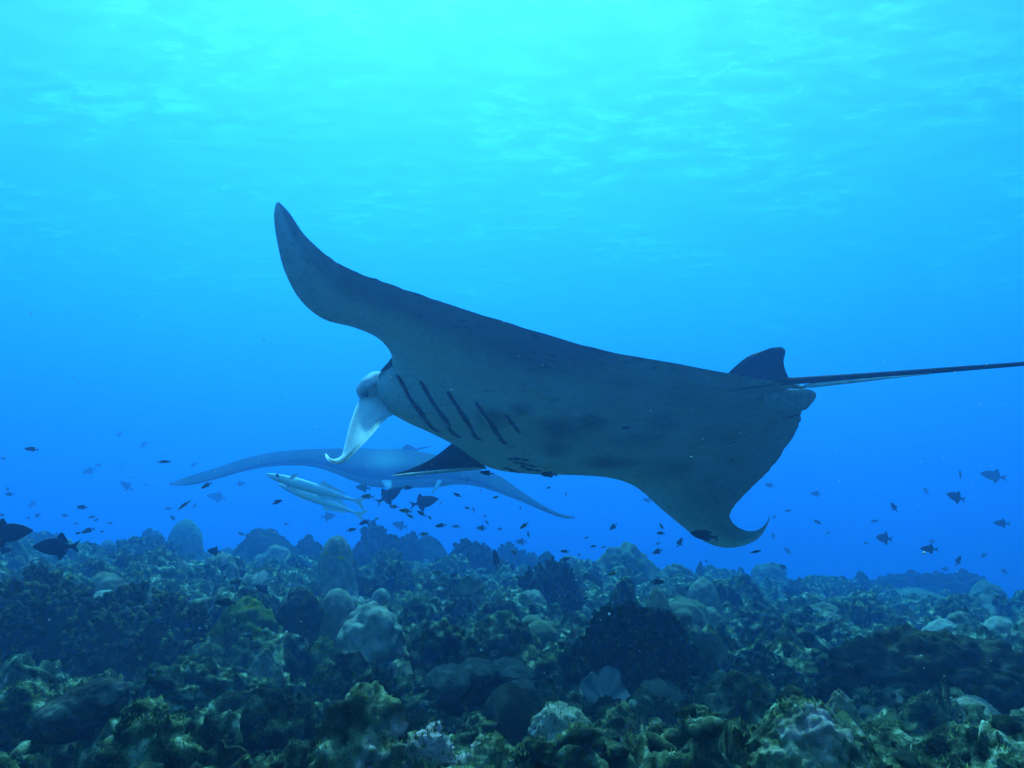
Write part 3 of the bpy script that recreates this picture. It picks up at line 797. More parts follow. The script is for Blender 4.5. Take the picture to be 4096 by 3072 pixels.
def coral(kind, x0, x1, ytop, ybase, label, mat=None, d=None, name=None, cat=None, group=None, **kw):
    global CORAL_N
    CORAL_N += 1
    sd = CORAL_N * 1.37 + 3
    if ybase >= 2440 and (d is None or d < 4.9): d = None
    elif d and d > 5: d *= 1.45
    loc, w, h, dist = place(x0, x1, ytop, ybase, d)
    if dist > 7.0 and kind in ('rock', 'bush', 'dome') and x1 - x0 < 300:      # crest mounds are broad and low
        w *= 1.3; kw['a'] = 1.5
    px = w / dist * 887
    sub = 6 if px > 115 else 5 if px > 28 else 4
    turf = 0.006
    if kind == 'dome':
        P, f = blob(w, h, kw.pop('dp', 1.0), kw.pop('a', 2.6), 2.0, sub, sd, kw.pop('fb', ((0.035, 1.6), (0.012, 5.0))), kw.pop('cl', ()), flare=kw.pop('flare', 0.35 if (d or 0) > 5 else 0.0), turf=0.004, **kw)
        nm, ct, mt = 'dome_coral', 'coral', M_dome
    elif kind == 'bell':
        P, f = blob(w * 0.8, h, 1.0, 2.9, 2.0, sub, sd, ((0.03, 1.4), (0.014, 6.0)), (), flare=kw.pop('flare', 0.5), turf=0.004, **kw)
        nm, ct, mt = 'dome_coral', 'coral', M_dome
    elif kind == 'lumpy':
        P, f = blob(w * 0.92, h, 1.0, 2.4, 2.0, sub, sd, ((0.09, 1.5), (0.03, 4.0)), ((0.10, 2.1), (0.03, 5.0)), turf=0.003, **kw)
        nm, ct, mt = 'lumpy_coral', 'coral', M_pale
    elif kind == 'rock':
        P, f = blob(w * 0.95, h, kw.pop('dp', 1.0), kw.pop('a', 1.8), 1.6, sub, sd, kw.pop('fb', ((0.16, 1.3), (0.09, 3.1), (0.045, 7.5))), kw.pop('cl', ((0.06, 3.3), (0.035, 8.0))), turf=turf, flare=kw.pop('flare', 0.35), **kw)
        nm, ct, mt = 'coral_rock', 'rock', M_rock
    elif kind == 'cone':
        P, f = blob(w, h, 1.0, 1.3, kw.pop('b', 1.3), sub, sd, ((0.07, 1.6), (0.04, 4.5), (0.02, 10.0)), ((0.03, 6.0),), turf=turf, flare=kw.pop('flare', 0.2), **kw)
        nm, ct, mt = 'coral_rock', 'rock', M_rock
    elif kind == 'pebbly':
        P, f = blob(w, h, 1.0, kw.pop('a', 1.5), kw.pop('b', 1.4), max(sub, 5), sd, ((0.05, 1.6),), ((kw.pop('pa', 0.055), kw.pop('pf', 7.0)),), **kw)
        nm, ct, mt = 'pebbly_coral', 'coral', M_dome
    elif kind == 'bush':
        n = kw.pop('n', 260); L = kw.pop('L', 0.10); R = kw.pop('R', 0.03); tip = kw.pop('tip', None); up = kw.pop('up', 0.5)
        P, f = blob(w * 0.86, h * 0.92, kw.pop('dp', 1.0), kw.pop('a', 2.2), 2.0, 4, sd, ((0.20, 1.4), (0.09, 3.4)), ((0.07, 3.0),), **kw)
        nm, ct, mt = 'branching_coral', 'coral', M_dark
        o = link(name or nm, mesh_from(nm, P, f), mat or mt, loc=loc)
        tag(o, label, cat or ct, group)
        K = knobs(P, f, n, L * w, R * w, CORAL_N, up, -0.05 * h)
        br = link('branches', mesh_from('branches', *K), tip or mat or mt, o)
        br['kind'] = 'stuff'
        return o
    if dist < 2.7 and kind in ('rock', 'cone', 'lumpy'):
        tri = P[f]; nn = np.cross(tri[:, 1] - tri[:, 0], tri[:, 2] - tri[:, 0]); ar = np.linalg.norm(nn, axis=1) + 1e-12
        TURF.append((tri.mean(1) + loc, nn / ar[:, None], ar))
    o = link(name or nm, mesh_from(nm, P, f), mat or mt, loc=loc)
    return tag(o, label, cat or ct, group)

HEADS, ROCKS, BUSHES = 'rounded coral heads on the reef', 'encrusted rocks on the reef', 'branching corals on the reef'
# --- far crest of the reef
coral('bell', 640, 822, 2077, 2330, 'tall thimble-shaped coral dome with pale cap on the reef crest, left of centre', d=6.4, group=HEADS, mat=M_cap)
coral('bell', 1245, 1435, 2141, 2420, 'egg-shaped coral dome with pale cap below the pair of white remoras', d=5.0, group=HEADS, flare=0.9, mat=M_cap)
coral('dome', 955, 1165, 2122, 2330, 'broad dusky mound between the thimble-shaped dome and the egg-shaped dome', d=6.2, mat=M_dark, group=HEADS, fb=((0.07, 1.6), (0.05, 5.0), (0.03, 11.0)))
coral('rock', 1172, 1285, 2150, 2330, 'small pointed mound just left of the egg-shaped dome', d=6.4, mat=M_dark, group=ROCKS)
coral('bush', 400, 720, 2168, 2320, 'low thicket of stubby coral fingers in front of the thimble-shaped dome', d=5.2, group=BUSHES, n=330, L=0.09, R=0.026, up=0.9, mat=M_olive)
coral('dome', 385, 455, 2158, 2300, 'faint little dome behind the finger-coral thicket at far left', d=7.4, group=HEADS)
coral('rock', 540, 650, 2120, 2320, 'hazy shoulder of rock behind the left flank of the thimble-shaped dome', d=7.2, group=ROCKS)
coral('rock', 70, 150, 2150, 2320, 'hazy hump behind the two big triggerfish at the left edge', d=7.2, group=ROCKS)
coral('rock', 20, 330, 2215, 2330, 'long low hazy ridge under the big triggerfish', d=6.6, group=ROCKS)
coral('bush', 1420, 1582, 2108, 2330, 'dark round coral bush on the crest, right of the egg-shaped dome', d=6.0, group=BUSHES, n=300, L=0.10, R=0.04)
coral('bush', 1588, 1684, 2121, 2320, 'smaller dark coral bush on the crest, second right of the egg-shaped dome', d=6.6, group=BUSHES, n=200, L=0.10, R=0.045)
coral('dome', 1630, 1785, 2146, 2330, 'hazy smooth mound behind the smaller dark crest bush', d=7.2, group=HEADS)
coral('bush', 1785, 1992, 2166, 2350, 'wide dark coral bush on the crest below the far wing of the distant manta', d=5.6, group=BUSHES, n=380, L=0.08, R=0.03)
coral('bush', 1975, 2095, 2178, 2320, 'blue hazy coral bush low on the crest, behind the wide dark one', d=8.2, group=BUSHES, n=160, L=0.10, R=0.045)
coral('rock', 2095, 2165, 2208, 2320, 'small hazy outcrop on the crest at the centre of the reef line', d=8.0, group=ROCKS)
coral('rock', 2138, 2235, 2222, 2340, 'stubby rock on the crest left of the knobbly tower', d=6.2, group=ROCKS)
coral('rock', 2225, 2360, 2232, 2345, 'rough pale-topped rock at the left foot of the knobbly tower', d=5.9, group=ROCKS, mat=M_cap)
coral('pebbly', 2370, 2635, 2180, 2380, 'knobbly tower of piled coral lumps, highest of the crest under the manta', d=5.3, mat=M_dome, group=HEADS, a=1.7, b=1.7, pa=0.13, pf=2.6)
coral('pebbly', 2630, 2782, 2260, 2390, 'clump of rounded knobs on the crest right of the knobbly tower', d=5.3, group=HEADS, a=2.2, b=2.0, pa=0.11, pf=3.0)
coral('cone', 2774, 2834, 2243, 2380, 'thin hazy spire on the crest behind the bell-shaped dome', d=7.0, group=ROCKS)
coral('lumpy', 3000, 3165, 2256, 2400, 'hazy double-headed coral stump on the crest, below the curled wing tip', d=7.2, mat=M_dome, group=HEADS)
coral('rock', 2925, 3004, 2282, 2390, 'faint small rock left of the double-headed stump', d=7.4, group=ROCKS)
coral('rock', 3412, 3485, 2293, 2420, 'hazy mushroom-shaped rock on the crest at right', d=7.2, group=ROCKS, undercut=0.5, flare=0.0)
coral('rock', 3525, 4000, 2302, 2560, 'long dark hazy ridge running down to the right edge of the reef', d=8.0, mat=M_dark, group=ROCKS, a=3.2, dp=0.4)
coral('dome', 3535, 3775, 2358, 2490, 'pale-topped boulder coral in front of the dark hazy ridge', d=5.8, group=HEADS)
coral('rock', 3310, 3490, 2352, 2450, 'dusky mound left of the pale-topped boulder coral', d=6.0, group=ROCKS)
coral('rock', 3115, 3240, 2338, 2440, 'dusky triangular mound below the double-headed stump', d=5.8, group=ROCKS, mat=M_dark)
# --- middle of the reef
coral('bell', 2728, 2902, 2318, 2480, 'bell-shaped coral dome with pale shoulders right of centre, beneath the curled wing', group=HEADS, mat=M_cap)
coral('rock', 340, 465, 2238, 2360, 'steep dark cone of rock at the left of the finger-coral thicket', d=4.6, group=ROCKS)
coral('bush', -70, 372, 2285, 2640, 'large dark coral bush with yellowish tips at the left edge', d=3.3, group=BUSHES, n=420, L=0.085, R=0.030, tip=M_olive)
coral('bush', 268, 800, 2400, 2660, 'wide dark coral bush with a few pale tips, in front of the small white dome', d=2.9, group=BUSHES, n=560, L=0.06, R=0.022, tip=M_olive)
coral('dome', 350, 492, 2360, 2470, 'small whitish dome peeping over the wide dark bush at left', d=3.7, mat=M_pale, group=HEADS)
coral('rock', 640, 740, 2330, 2420, 'low dusky mound right of the small whitish dome', d=4.0, group=ROCKS)
coral('rock', 812, 1132, 2400, 2660, 'big yellow-green algae-covered mound with a fish hovering on top', d=2.9, mat=M_green, group=ROCKS, fb=((0.07, 1.4), (0.05, 4.0), (0.03, 9.0)), cl=((0.03, 7.0),))
coral('rock', 1102, 1280, 2362, 2590, 'upright dark block of rock between the green mound and the brown dome', d=3.3, mat=M_dark, group=ROCKS, a=4.0)
coral('dome', 1262, 1428, 2353, 2590, 'smooth brown dome with bright top beside the dark upright block', d=3.2, group=HEADS, mat=M_cap)
coral('lumpy', 1345, 1622, 2430, 2650, 'pale lumpy boulder coral with folded top, left of centre', d=2.8, group=HEADS)
coral('dome', 1480, 1566, 2353, 2450, 'small dusky dome above the pale lumpy boulder', d=3.9, group=HEADS, mat=M_cap)
coral('cone', 988, 1128, 2592, 2730, 'small grey peaked rock in front of the green mound', d=2.3, group=ROCKS, mat=M_cap)
coral('cone', 1228, 1352, 2543, 2650, 'small yellow-green peak left of the pale lumpy boulder', d=2.75, mat=M_green, group=ROCKS)
coral('rock', 1630, 1915, 2490, 2680, 'wide dark craggy rock right of the pale lumpy boulder', d=2.75, group=ROCKS, mat=M_rock)
coral('rock', 1925, 2150, 2490, 2640, 'dark ragged rock in front of the twin domes', d=2.7, group=ROCKS, mat=M_dark)
coral('rock', 1585, 1725, 2400, 2540, 'blocky dusky rock with a pale patch above the craggy rock', d=3.3, group=ROCKS)
coral('rock', 1905, 2085, 2398, 2520, 'dark flat-topped ledge in the middle of the reef', d=3.5, group=ROCKS, undercut=0.35, flare=0.0, mat=M_dark)
coral('rock', 1745, 1860, 2400, 2500, 'jagged pair of small crags in the middle of the reef', d=3.5, group=ROCKS)
coral('dome', 2068, 2190, 2461, 2580, 'rear dome of the twin domes at the centre of the reef', d=3.05, group=HEADS)
coral('dome', 2082, 2242, 2483, 2620, 'front dome of the twin domes at the centre of the reef', d=2.8, group=HEADS)
coral('bush', 2290, 2760, 2405, 2710, 'huge dark coral bush filling the reef right of the twin domes', d=2.7, group=BUSHES, n=1100, L=0.04, R=0.014, tip=M_olive, a=1.7)
coral('bush', 2085, 2330, 2270, 2450, 'spiky dark coral bush above the twin domes', d=4.0, group=BUSHES, n=340, L=0.12, R=0.028, up=0.9)
coral('rock', 2430, 2560, 2310, 2400, 'low rounded hump right of the spiky bush', d=4.4, group=ROCKS)
coral('pebbly', 2560, 2700, 2345, 2420, 'low patch of pebble-like coral behind the huge dark bush', d=4.2, group=HEADS, pa=0.06)
coral('dome', 2750, 2922, 2535, 2700, 'dusky dome with scarred face right of the huge dark bush', d=2.7, mat=M_dome, group=HEADS, fb=((0.05, 1.6), (0.05, 4.0), (0.02, 9.0)))
coral('rock', 3000, 3190, 2470, 2570, 'low rubble mound right of the bell-shaped dome', d=3.7, group=ROCKS)
coral('rock', 2950, 3140, 2405, 2490, 'low dark hummock behind the rubble mound at right', d=4.6, group=ROCKS)
coral('lumpy', 3235, 3370, 2418, 2510, 'rounded pale hummock in the middle right of the reef', d=4.3, mat=M_dome, group=HEADS)
coral('dome', 3690, 3858, 2480, 2600, 'pale dome behind the black ledge, left one of two at the right edge', d=3.9, mat=M_pale, group=HEADS, fb=((0.06, 1.6), (0.02, 5.0)))
coral('dome', 3930, 4076, 2467, 2600, 'pale dome at the right edge, right one of two', d=4.2, mat=M_pale, group=HEADS)
coral('pebbly', 3745, 3935, 2448, 2560, 'knobbly hump between the two pale domes at right', d=4.6, group=HEADS, pa=0.08, pf=4.0)
coral('rock', 3270, 4230, 2552, 2900, 'long low black ledge along the right edge, deep in shade', group=ROCKS, mat=M_dark, a=3.6, dp=0.5, fb=((0.05, 1.6), (0.04, 4.0), (0.03, 9.0)), cl=((0.03, 6.0), (0.02, 14.0)), undercut=0.25, flare=0.0)  # shadow on the ledge is put into its dark material colour
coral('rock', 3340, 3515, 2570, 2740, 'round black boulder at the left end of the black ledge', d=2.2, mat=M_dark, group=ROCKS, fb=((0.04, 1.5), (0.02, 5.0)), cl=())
# --- foreground
coral('rock', 1240, 1490, 2620, 2790, 'rounded turf-covered mound left of the lobed coral', d=2.15, group=ROCKS, a=2.4)
coral('rock', 1395, 1590, 2682, 2830, 'mound crowned by a stubby purple knob, left of the lobed coral', d=1.95, group=ROCKS)
coral('pebbly', 1928, 2140, 2738, 2950, 'dark dome beaded with tiny bumps under the lobed coral', d=1.9, mat=M_dark, group=HEADS, a=2.2, b=2.0, pa=0.022, pf=13.0)
coral('rock', 490, 990, 2652, 2880, 'wide rugged rock with a whitish scar behind the pill-shaped boulder', d=1.85, group=ROCKS, mat=M_ground)
coral('rock', -60, 170, 2740, 2990, 'turf-covered rock at the left edge beside the pill-shaped boulder', d=1.7, group=ROCKS, mat=M_ground)
coral('rock', 395, 800, 2810, 3150, 'broad sloping turf mound at the right foot of the pill-shaped boulder', d=1.42, group=ROCKS, mat=M_ground, a=1.4)
coral('rock', 740, 940, 2880, 3080, 'rock with a dark hollow facing forward, near the bottom left', d=1.45, group=ROCKS, hollow=(0.1, -1, 0.35, 0.7, 0.28))
coral('rock', 945, 1275, 2760, 3010, 'rugged overhanging rock with a black cave-like face, bottom left of centre', d=1.55, group=ROCKS, undercut=0.45, flare=0.0)
coral('rock', 1240, 1640, 2765, 3160, 'large craggy foreground rock with yellowish crest, left of centre', d=1.38, mat=M_pink, group=ROCKS, cl=((0.07, 3.3), (0.05, 7.0)))
coral('rock', 1610, 1840, 2930, 3180, 'whitish-pink crusted rock at the bottom edge, centre left', d=1.18, mat=M_pink, group=ROCKS, a=2.6)
coral('rock', 1830, 2050, 2945, 3190, 'bluish crusted rock at the bottom edge next to the whitish-pink one', d=1.15, mat=M_pink, group=ROCKS)
coral('cone', 1570, 1745, 2822, 2940, 'small spiky-crested rock behind the whitish-pink rock', d=1.6, mat=M_pink, group=ROCKS)
coral('rock', 1830, 1985, 2865, 2985, 'dark tufted hump right of the small spiky-crested rock', d=1.55, group=ROCKS)
coral('lumpy', 2118, 2362, 2825, 2990, 'pale green pitted mound at the bottom centre', d=1.6, mat=M_pale, group=HEADS)
coral('lumpy', 2195, 2450, 2915, 3150, 'pale rubbly mound at the bottom edge below the pitted mound', d=1.3, mat=M_ground, group=HEADS)
coral('rock', 2020, 2230, 2960, 3160, 'low turf hump at the bottom edge left of the pale rubbly mound', d=1.28, mat=M_ground, group=ROCKS)
coral('rock', 2310, 2520, 2800, 2900, 'low mossy rock at the foot of the leaf coral', d=1.75, mat=M_ground, group=ROCKS)
coral('rock', 2528, 2622, 2762, 2880, 'small tower with a knobbed head right of the leaf coral', d=1.65, group=ROCKS, a=3.0)
coral('rock', 2405, 2570, 2842, 3000, 'violet-blue double knob right of the pitted mound', d=1.45, group=ROCKS, mat=M_pink, cl=((0.15, 2.0), (0.05, 7.0)))
coral('rock', 2545, 2710, 2910, 3090, 'pinkish crusted hump at the bottom, right of the double knob', d=1.3, mat=M_pink, group=ROCKS)
coral('cone', 2690, 2825, 2862, 3010, 'dark pointed tooth of rock at the bottom, right of centre', d=1.42, group=ROCKS, b=1.5)
coral('rock', 2820, 2960, 2690, 2890, 'tall rounded horn of rock with a pale crest', d=1.75, group=ROCKS, mat=M_pink, a=3.2, fb=((0.10, 1.3), (0.06, 3.1), (0.02, 8.0)), cl=())
coral('rock', 2925, 3015, 2800, 2900, 'small dark knob at the right foot of the tall horn', d=1.65, group=ROCKS, mat=M_pink, a=2.6)
coral('rock', 2955, 3130, 2714, 2880, 'forked rough rock between the tall horn and the great pyramid', d=1.85, group=ROCKS, cl=((0.14, 2.2), (0.05, 7.0)))
coral('cone', 2960, 3490, 2795, 3190, 'great pink and yellow crusted pyramid rock at the bottom right', d=1.25, mat=M_pink, group=ROCKS, b=1.25, hollow=(-0.12, -1, 0.55, 0.35, 0.09))
coral('pebbly', 3235, 3505, 2762, 3010, 'steep cone studded with rounded pebbles behind the great pyramid', d=1.6, mat=M_dome, group=HEADS, a=1.15, b=1.2, pa=0.05, pf=8.0)
coral('lumpy', 3480, 3670, 2903, 3050, 'smooth folded greenish mound right of the pebbled cone', d=1.5, mat=M_ground, group=HEADS)
coral('rock', 3640, 3830, 2950, 3110, 'dark-pocked turf rock on the lower right slope', d=1.4, mat=M_ground, group=ROCKS)
coral('rock', 3840, 3990, 2925, 3080, 'rounded hump near the lower right corner', d=1.5, group=ROCKS, mat=M_rock, a=2.6)
coral('rock', 3940, 4140, 3010, 3150, 'low green rock in the bottom right corner', d=1.3, mat=M_ground, group=ROCKS)
coral('rock', 2735, 2850, 3025, 3130, 'small purple stub at the bottom edge right of centre', d=1.15, mat=M_pink, group=ROCKS)
coral('rock', 2865, 3060, 2980, 3130, 'rough greenish lump at the left foot of the great pyramid', d=1.2, mat=M_pink, group=ROCKS)
coral('rock', -40, 70, 3050, 3140, 'pale bit of rock in the bottom left corner', d=1.15, mat=M_ground, group=ROCKS)

# --- further coral heads packed between the others
rh = random.Random(77)
taken = [(o.location.x, o.location.y, max(o.dimensions.x, 0.1) / 2) for o in bpy.data.objects if o.parent is None and o.get('category') in ('coral', 'rock')]
made = 0; LUMPS = []
for _ in range(4000):
    if made >= 90: break
    y = 1.9 + 7.0 * rh.random() ** 1.15
    x = (rh.random() * 2 - 1) * 0.60 * y
    r = (0.045 + 0.07 * rh.random() ** 1.6) * (0.75 + 0.10 * y)
    if any((x - a) ** 2 + (y - b) ** 2 < (0.75 * (r + q)) ** 2 for a, b, q in taken): continue
    if at(0, 0, 0)[1] > y: continue
    taken.append((x, y, r)); made += 1
    z = float(base_z(x, y)) - 0.02
    k = rh.choice('ddllprrr')
    h = r * rh.uniform(0.9, 1.9)
    sb = 5 if r / y * 1774 > 30 else 4
    sd_ = 200 + made * 1.9
    if k == 'd': P, f = blob(2 * r, h, rh.uniform(.8, 1.2), 2.5, 2.0, sb, sd_, ((0.07, 1.5), (0.02, 6.0)), (), flare=0.3, turf=0.003); m_ = rh.choice((M_cap, M_dome))
    elif k == 'l': P, f = blob(2 * r, h, 1.0, 2.3, 2.0, sb, sd_, ((0.10, 1.5), (0.03, 4.0)), ((0.09, 2.2), (0.03, 5.0)), turf=0.003); m_ = rh.choice((M_cap, M_dome, M_rock))
    elif k == 'p': P, f = blob(2 * r, h, 1.0, 2.0, 1.8, 5, sd_, ((0.08, 1.6),), ((0.06, rh.uniform(4, 8)),)); m_ = rh.choice((M_dome, M_dark))
    else: P, f = blob(2 * r, h, rh.uniform(.8, 1.3), 1.9, 1.7, sb, sd_, ((0.14, 1.3), (0.08, 3.1), (0.04, 7.5)), ((0.06, 3.3),), flare=0.3, turf=0.005); m_ = rh.choice((M_rock, M_rock, M_ground))
    o = link('coral_lump', mesh_from('coral_lump', P, f), m_, loc=(x, y, z))
    LUMPS.append((o, {'d': 'smooth rounded', 'l': 'folded lumpy', 'p': 'beaded knobbly', 'r': 'rough craggy'}[k], r))
LAND = [('the green algae mound', 970, 2600), ('the wide dark bush at left', 530, 2600), ('the left-edge bush', 150, 2600), ('the thimble-shaped dome', 730, 2330), ('the egg-shaped dome', 1340, 2400), ('the brown dome', 1345, 2560), ('the pale lumpy boulder', 1480, 2620),
        ('the lobed coral', 1920, 2820), ('the twin domes', 2150, 2590), ('the huge dark bush', 2540, 2690), ('the spiky bush', 2205, 2440), ('the knobbly tower', 2500, 2370), ('the bell-shaped dome', 2815, 2470), ('the scarred dome', 2836, 2690), ('the low black ledge', 3740, 2760),
        ('the pale-topped boulder', 3650, 2470), ('the two pale domes at right', 3880, 2580), ('the leaf coral', 2420, 2810), ('the finger-coral thicket', 560, 2310), ('the flat-topped ledge', 1995, 2500), ('the double-headed stump', 3080, 2390), ('the rubble mound', 3095, 2560), ('the pill-shaped boulder', 320, 2950)]
seen_l = {}
for o, adj, r in LUMPS:
    px, py = to_px(np.array([o.location[:]]))[0]
    nm, lx, ly = min(LAND, key=lambda q: (q[1] - px) ** 2 + (2.2 * (q[2] - py)) ** 2)
    rel = ('left of' if px < lx else 'right of') if abs(px - lx) > 2.0 * abs(py - ly) else ('behind' if py < ly else 'in front of')
    siz = 'tiny' if r / o.location.y < 0.017 else 'small' if r / o.location.y < 0.026 else 'modest'
    seen_l.setdefault('%s %s lump %s %s' % (siz, adj, rel, nm), []).append((px, o))
for t_, L_ in seen_l.items():
    L_.sort(key=lambda q: q[0])
    for k_, (px, o) in enumerate(L_):
        w_ = '' if len(L_) == 1 else ', ' + ('leftmost' if k_ == 0 else 'rightmost' if k_ == len(L_) - 1 else 'number %d from left' % (k_ + 1))
        tag(o, t_ + w_, 'coral', 'small coral lumps all over the reef')

# --- pill-shaped boulder lying tilted
v, f = ico(6)
q = v.copy()
q = q * np.array([0.098, 0.066, 0.047]) + np.array([0, 0, 0.004]) * (v[:, :1] > 0)
q = q + v * (0.008 * fbm(q * 12.0, 2, 77) + 0.004 * fbm(q * 45.0, 3, 78) + 0.002 * fbm(q * 130.0, 2, 79))[:, None]
M_pill = reef_mat('bare_boulder', [(0.34, (0.014, 0.014, 0.010)), (0.52, (0.045, 0.045, 0.032)), (0.72, (0.20, 0.20, 0.155))], 22.0, 0.5, 180.0)
o = link('boulder', mesh_from('boulder', q, f), M_pill, loc=at(318, 2856, 1.72))
o.rotation_euler = (math.radians(-14), math.radians(-27), math.radians(6))
tag(o, 'smooth pill-shaped boulder lying tilted near the bottom left corner', 'rock', ROCKS)

# --- lobed coral: several overhanging cushions on one stalk
loc, w, h, dist = place(1711, 2135, 2632, 2860, 2.35)
lk = 2.35 / 2.05
lob = bpy.data.objects.new('lobed_coral', None); COL.objects.link(lob); lob.location = tuple(loc)
tag(lob, 'lobed coral of overhanging rounded cushions at the lower centre', 'coral', HEADS)
M_lobe = reef_mat('lobed_coral_skin', [(0.3, (0.08, 0.085, 0.055)), (0.52, (0.16, 0.165, 0.11)), (0.72, (0.30, 0.30, 0.21))], 34.0, 0.7, 150.0)
for k, (x0, x1, y0, y1, dd, fl) in enumerate([(1705, 1880, 2660, 2810, 1.93, .5), (1830, 1985, 2634, 2745, 2.02, .5), (1945, 2110, 2636, 2725, 2.12, .35), (2000, 2140, 2662, 2740, 2.02, .35), (2035, 2140, 2718, 2800, 1.95, .5)]):
    dd *= lk
    c = at((x0 + x1) / 2, (y0 + y1) / 2, dd)
    v, f = ico(5)
    ww, hh = (x1 - x0) / FOCAL * dd / 2, (y1 - y0) / FOCAL * dd / 2
    z = v[:, 2]
    q = v * np.array([ww, ww, hh]) * (1 + np.array([1, 1, 0]) * (-0.35 * np.clip(-z, 0, 1))[:, None])
    q += v * (ww * (0.07 * fbm(v * 1.6, 3, 90 + k) + 0.02 * fbm(v * 7.0, 2, 95 + k)))[:, None]
    q += v * (0.004 * np.abs(fbm(q * 60.0, 3, 130 + k)) + 0.05 * ww * fbm(v * 3.1, 2, 140 + k))[:, None]
    link('lobe', mesh_from('lobe', q + (c - loc), f), M_lobe, lob)
P, f = blob((2090 - 1740) / FOCAL * 2.35, 0.12, 0.7, 2.5, 2.0, 5, 4.4, ((0.10, 1.5), (0.05, 4.0)), ())
link('stalk', mesh_from('stalk', P, f), M_dark, lob)

# --- leaf-shaped corals and a pale fragment: ruffled plates with thickness
def leaf(name, ctr, rx, ry, label, mat, seed, fold=0.35, rot=(1.1, 0, 0), thick=0.006, cat='coral', span=(0.0, math.pi), group='leafy corals on the reef'):
    nu, nv = 26, 60
    r = np.linspace(0.04, 1, nu)[:, None]; t = np.linspace(span[0], span[1], nv)[None, :]
    wav = 1 + 0.10 * np.sin(t * 5.3 + seed) + 0.06 * np.sin(t * 11.7 + 2 * seed)
    x = rx * r * np.cos(t) * wav; y = ry * r * np.sin(t) * wav
    z = fold * rx * (r ** 1.6) * (0.5 * np.sin(t * 5.1 + seed * 1.7) + 0.25 * np.sin(t * 9.0 + seed)) + 0.25 * rx * r * r
    A = np.stack([x, y, z], -1)
    rows = A
    du = np.gradient(A, axis=0); dv = np.gradient(A, axis=1); n = np.cross(du, dv); n /= np.linalg.norm(n, axis=2)[..., None] + 1e-12
    top = (A + n * thick / 2).reshape(-1, 3); bot = (A - n * thick / 2).reshape(-1, 3)
    f = grid_faces(nu, nv); m = nu * nv
    def strip(idx):
        idx = np.asarray(idx); return np.stack([idx[:-1], idx[1:], idx[1:] + m, idx[:-1] + m], 1)
    F = np.concatenate([f, f[:, ::-1] + m, strip(np.arange(nv)), strip((nu - 1) * nv + np.arange(nv)), strip(np.arange(nu) * nv), strip(np.arange(nu) * nv + nv - 1)])
    o = link(name, mesh_from(name, np.concatenate([top, bot]), F), mat, loc=ctr)
    o.rotation_euler = rot
    return tag(o, label, cat, group)
leaf('leaf_coral', at(2420, 2815, 2.3), 0.066, 0.085, 'grey ruffled leaf-like coral standing upright against the huge dark bush', M_leaf, 1.3, 0.38, (math.radians(72), 0, 0.15), 0.005, span=(-0.25, math.pi + 0.25))
leaf('cup_coral', at(1880, 2378, 4.6), 0.085, 0.085, 'small tilted cup-shaped coral in the middle of the reef', M_dome, 2.6, 0.22, (math.radians(62), 0.2, -0.3), 0.012, span=(-0.3, math.pi + 0.4))
leaf('leaf_coral', at(890, 3085, 1.3), 0.042, 0.038, 'olive ruffled leafy coral at the bottom edge under the hollow rock', M_olive, 4.1, 0.55, (math.radians(70), 0, -0.2), 0.005)
leaf('coral_fragment', at(3650, 2668, 2.6), 0.040, 0.030, 'bright pale coral fragment lying on the low black ledge', M_frag if 'M_frag' in globals() else M_pale, 0.7, 0.35, (math.radians(28), math.radians(18), 0.2), 0.006, span=(-2.4, 2.4))
leaf('coral_slab', at(3652, 2482, 4.4), 0.060, 0.035, 'thin pale slanting slab in front of the pale-topped boulder coral', M_pale, 3.3, 0.15, (math.radians(35), math.radians(30), 0.0), 0.010, span=(-2.6, 2.6))

# --- short fuzz of algae on the near rocks and ground
def build_turf():
    rs = np.random.RandomState(9)
    pos, nor = [], []
    for p, n, a in TURF:
        ok = (n[:, 2] > 0.15) & (p[:, 2] > base_z(p[:, 0], p[:, 1]) - 0.02)
        if ok.sum() < 10: continue
        w = a * ok; k = rs.choice(len(a), int(min(900, 60 + 26000 * w.sum() * 0.5)), p=w / w.sum())
        pos.append(p[k]); nor.append(n[k])
    m = 13000
    y = 1.05 + 1.9 * rs.rand(m) ** 1.3; x = (rs.rand(m) * 2 - 1) * (0.62 * y + 0.1)
    pos.append(np.stack([x, y, base_z(x, y) + relief(x, y)], 1)); nor.append(np.tile([0, 0, 1.0], (m, 1)))
    pos = np.concatenate(pos); nor = np.concatenate(nor); n = len(pos)
    keep = fbm(pos * 9.0, 2, 88) > -0.12
    pos, nor = pos[keep], nor[keep]; n = len(pos)
    d = nor + rs.normal(size=(n, 3)) * 0.35 + np.array([0, 0, 0.5]); d /= np.linalg.norm(d, axis=1)[:, None]
    h = rs.uniform(0.003, 0.0085, n)[:, None]; r = rs.uniform(0.0009, 0.0020, n)[:, None]
    a = np.cross(d, [0.31, 0.2, 0.93]); a /= np.linalg.norm(a, axis=1)[:, None]; b = np.cross(d, a)
    V = np.stack([pos + a * r - d * 0.002, pos - a * r * .5 + b * r * .87 - d * 0.002, pos - a * r * .5 - b * r * .87 - d * 0.002, pos + d * h], 1).reshape(-1, 3)
    i = np.arange(n)[:, None] * 4
    F = np.concatenate([np.concatenate([i, i + 1, i + 3], 1), np.concatenate([i + 1, i + 2, i + 3], 1), np.concatenate([i + 2, i, i + 3], 1)])
    o = link('turf_algae', mesh_from('turf_algae', V, F), M_turf)
    o['kind'] = 'stuff'; o['label'] = 'short green fuzz of algae on the near reef'
build_turf()
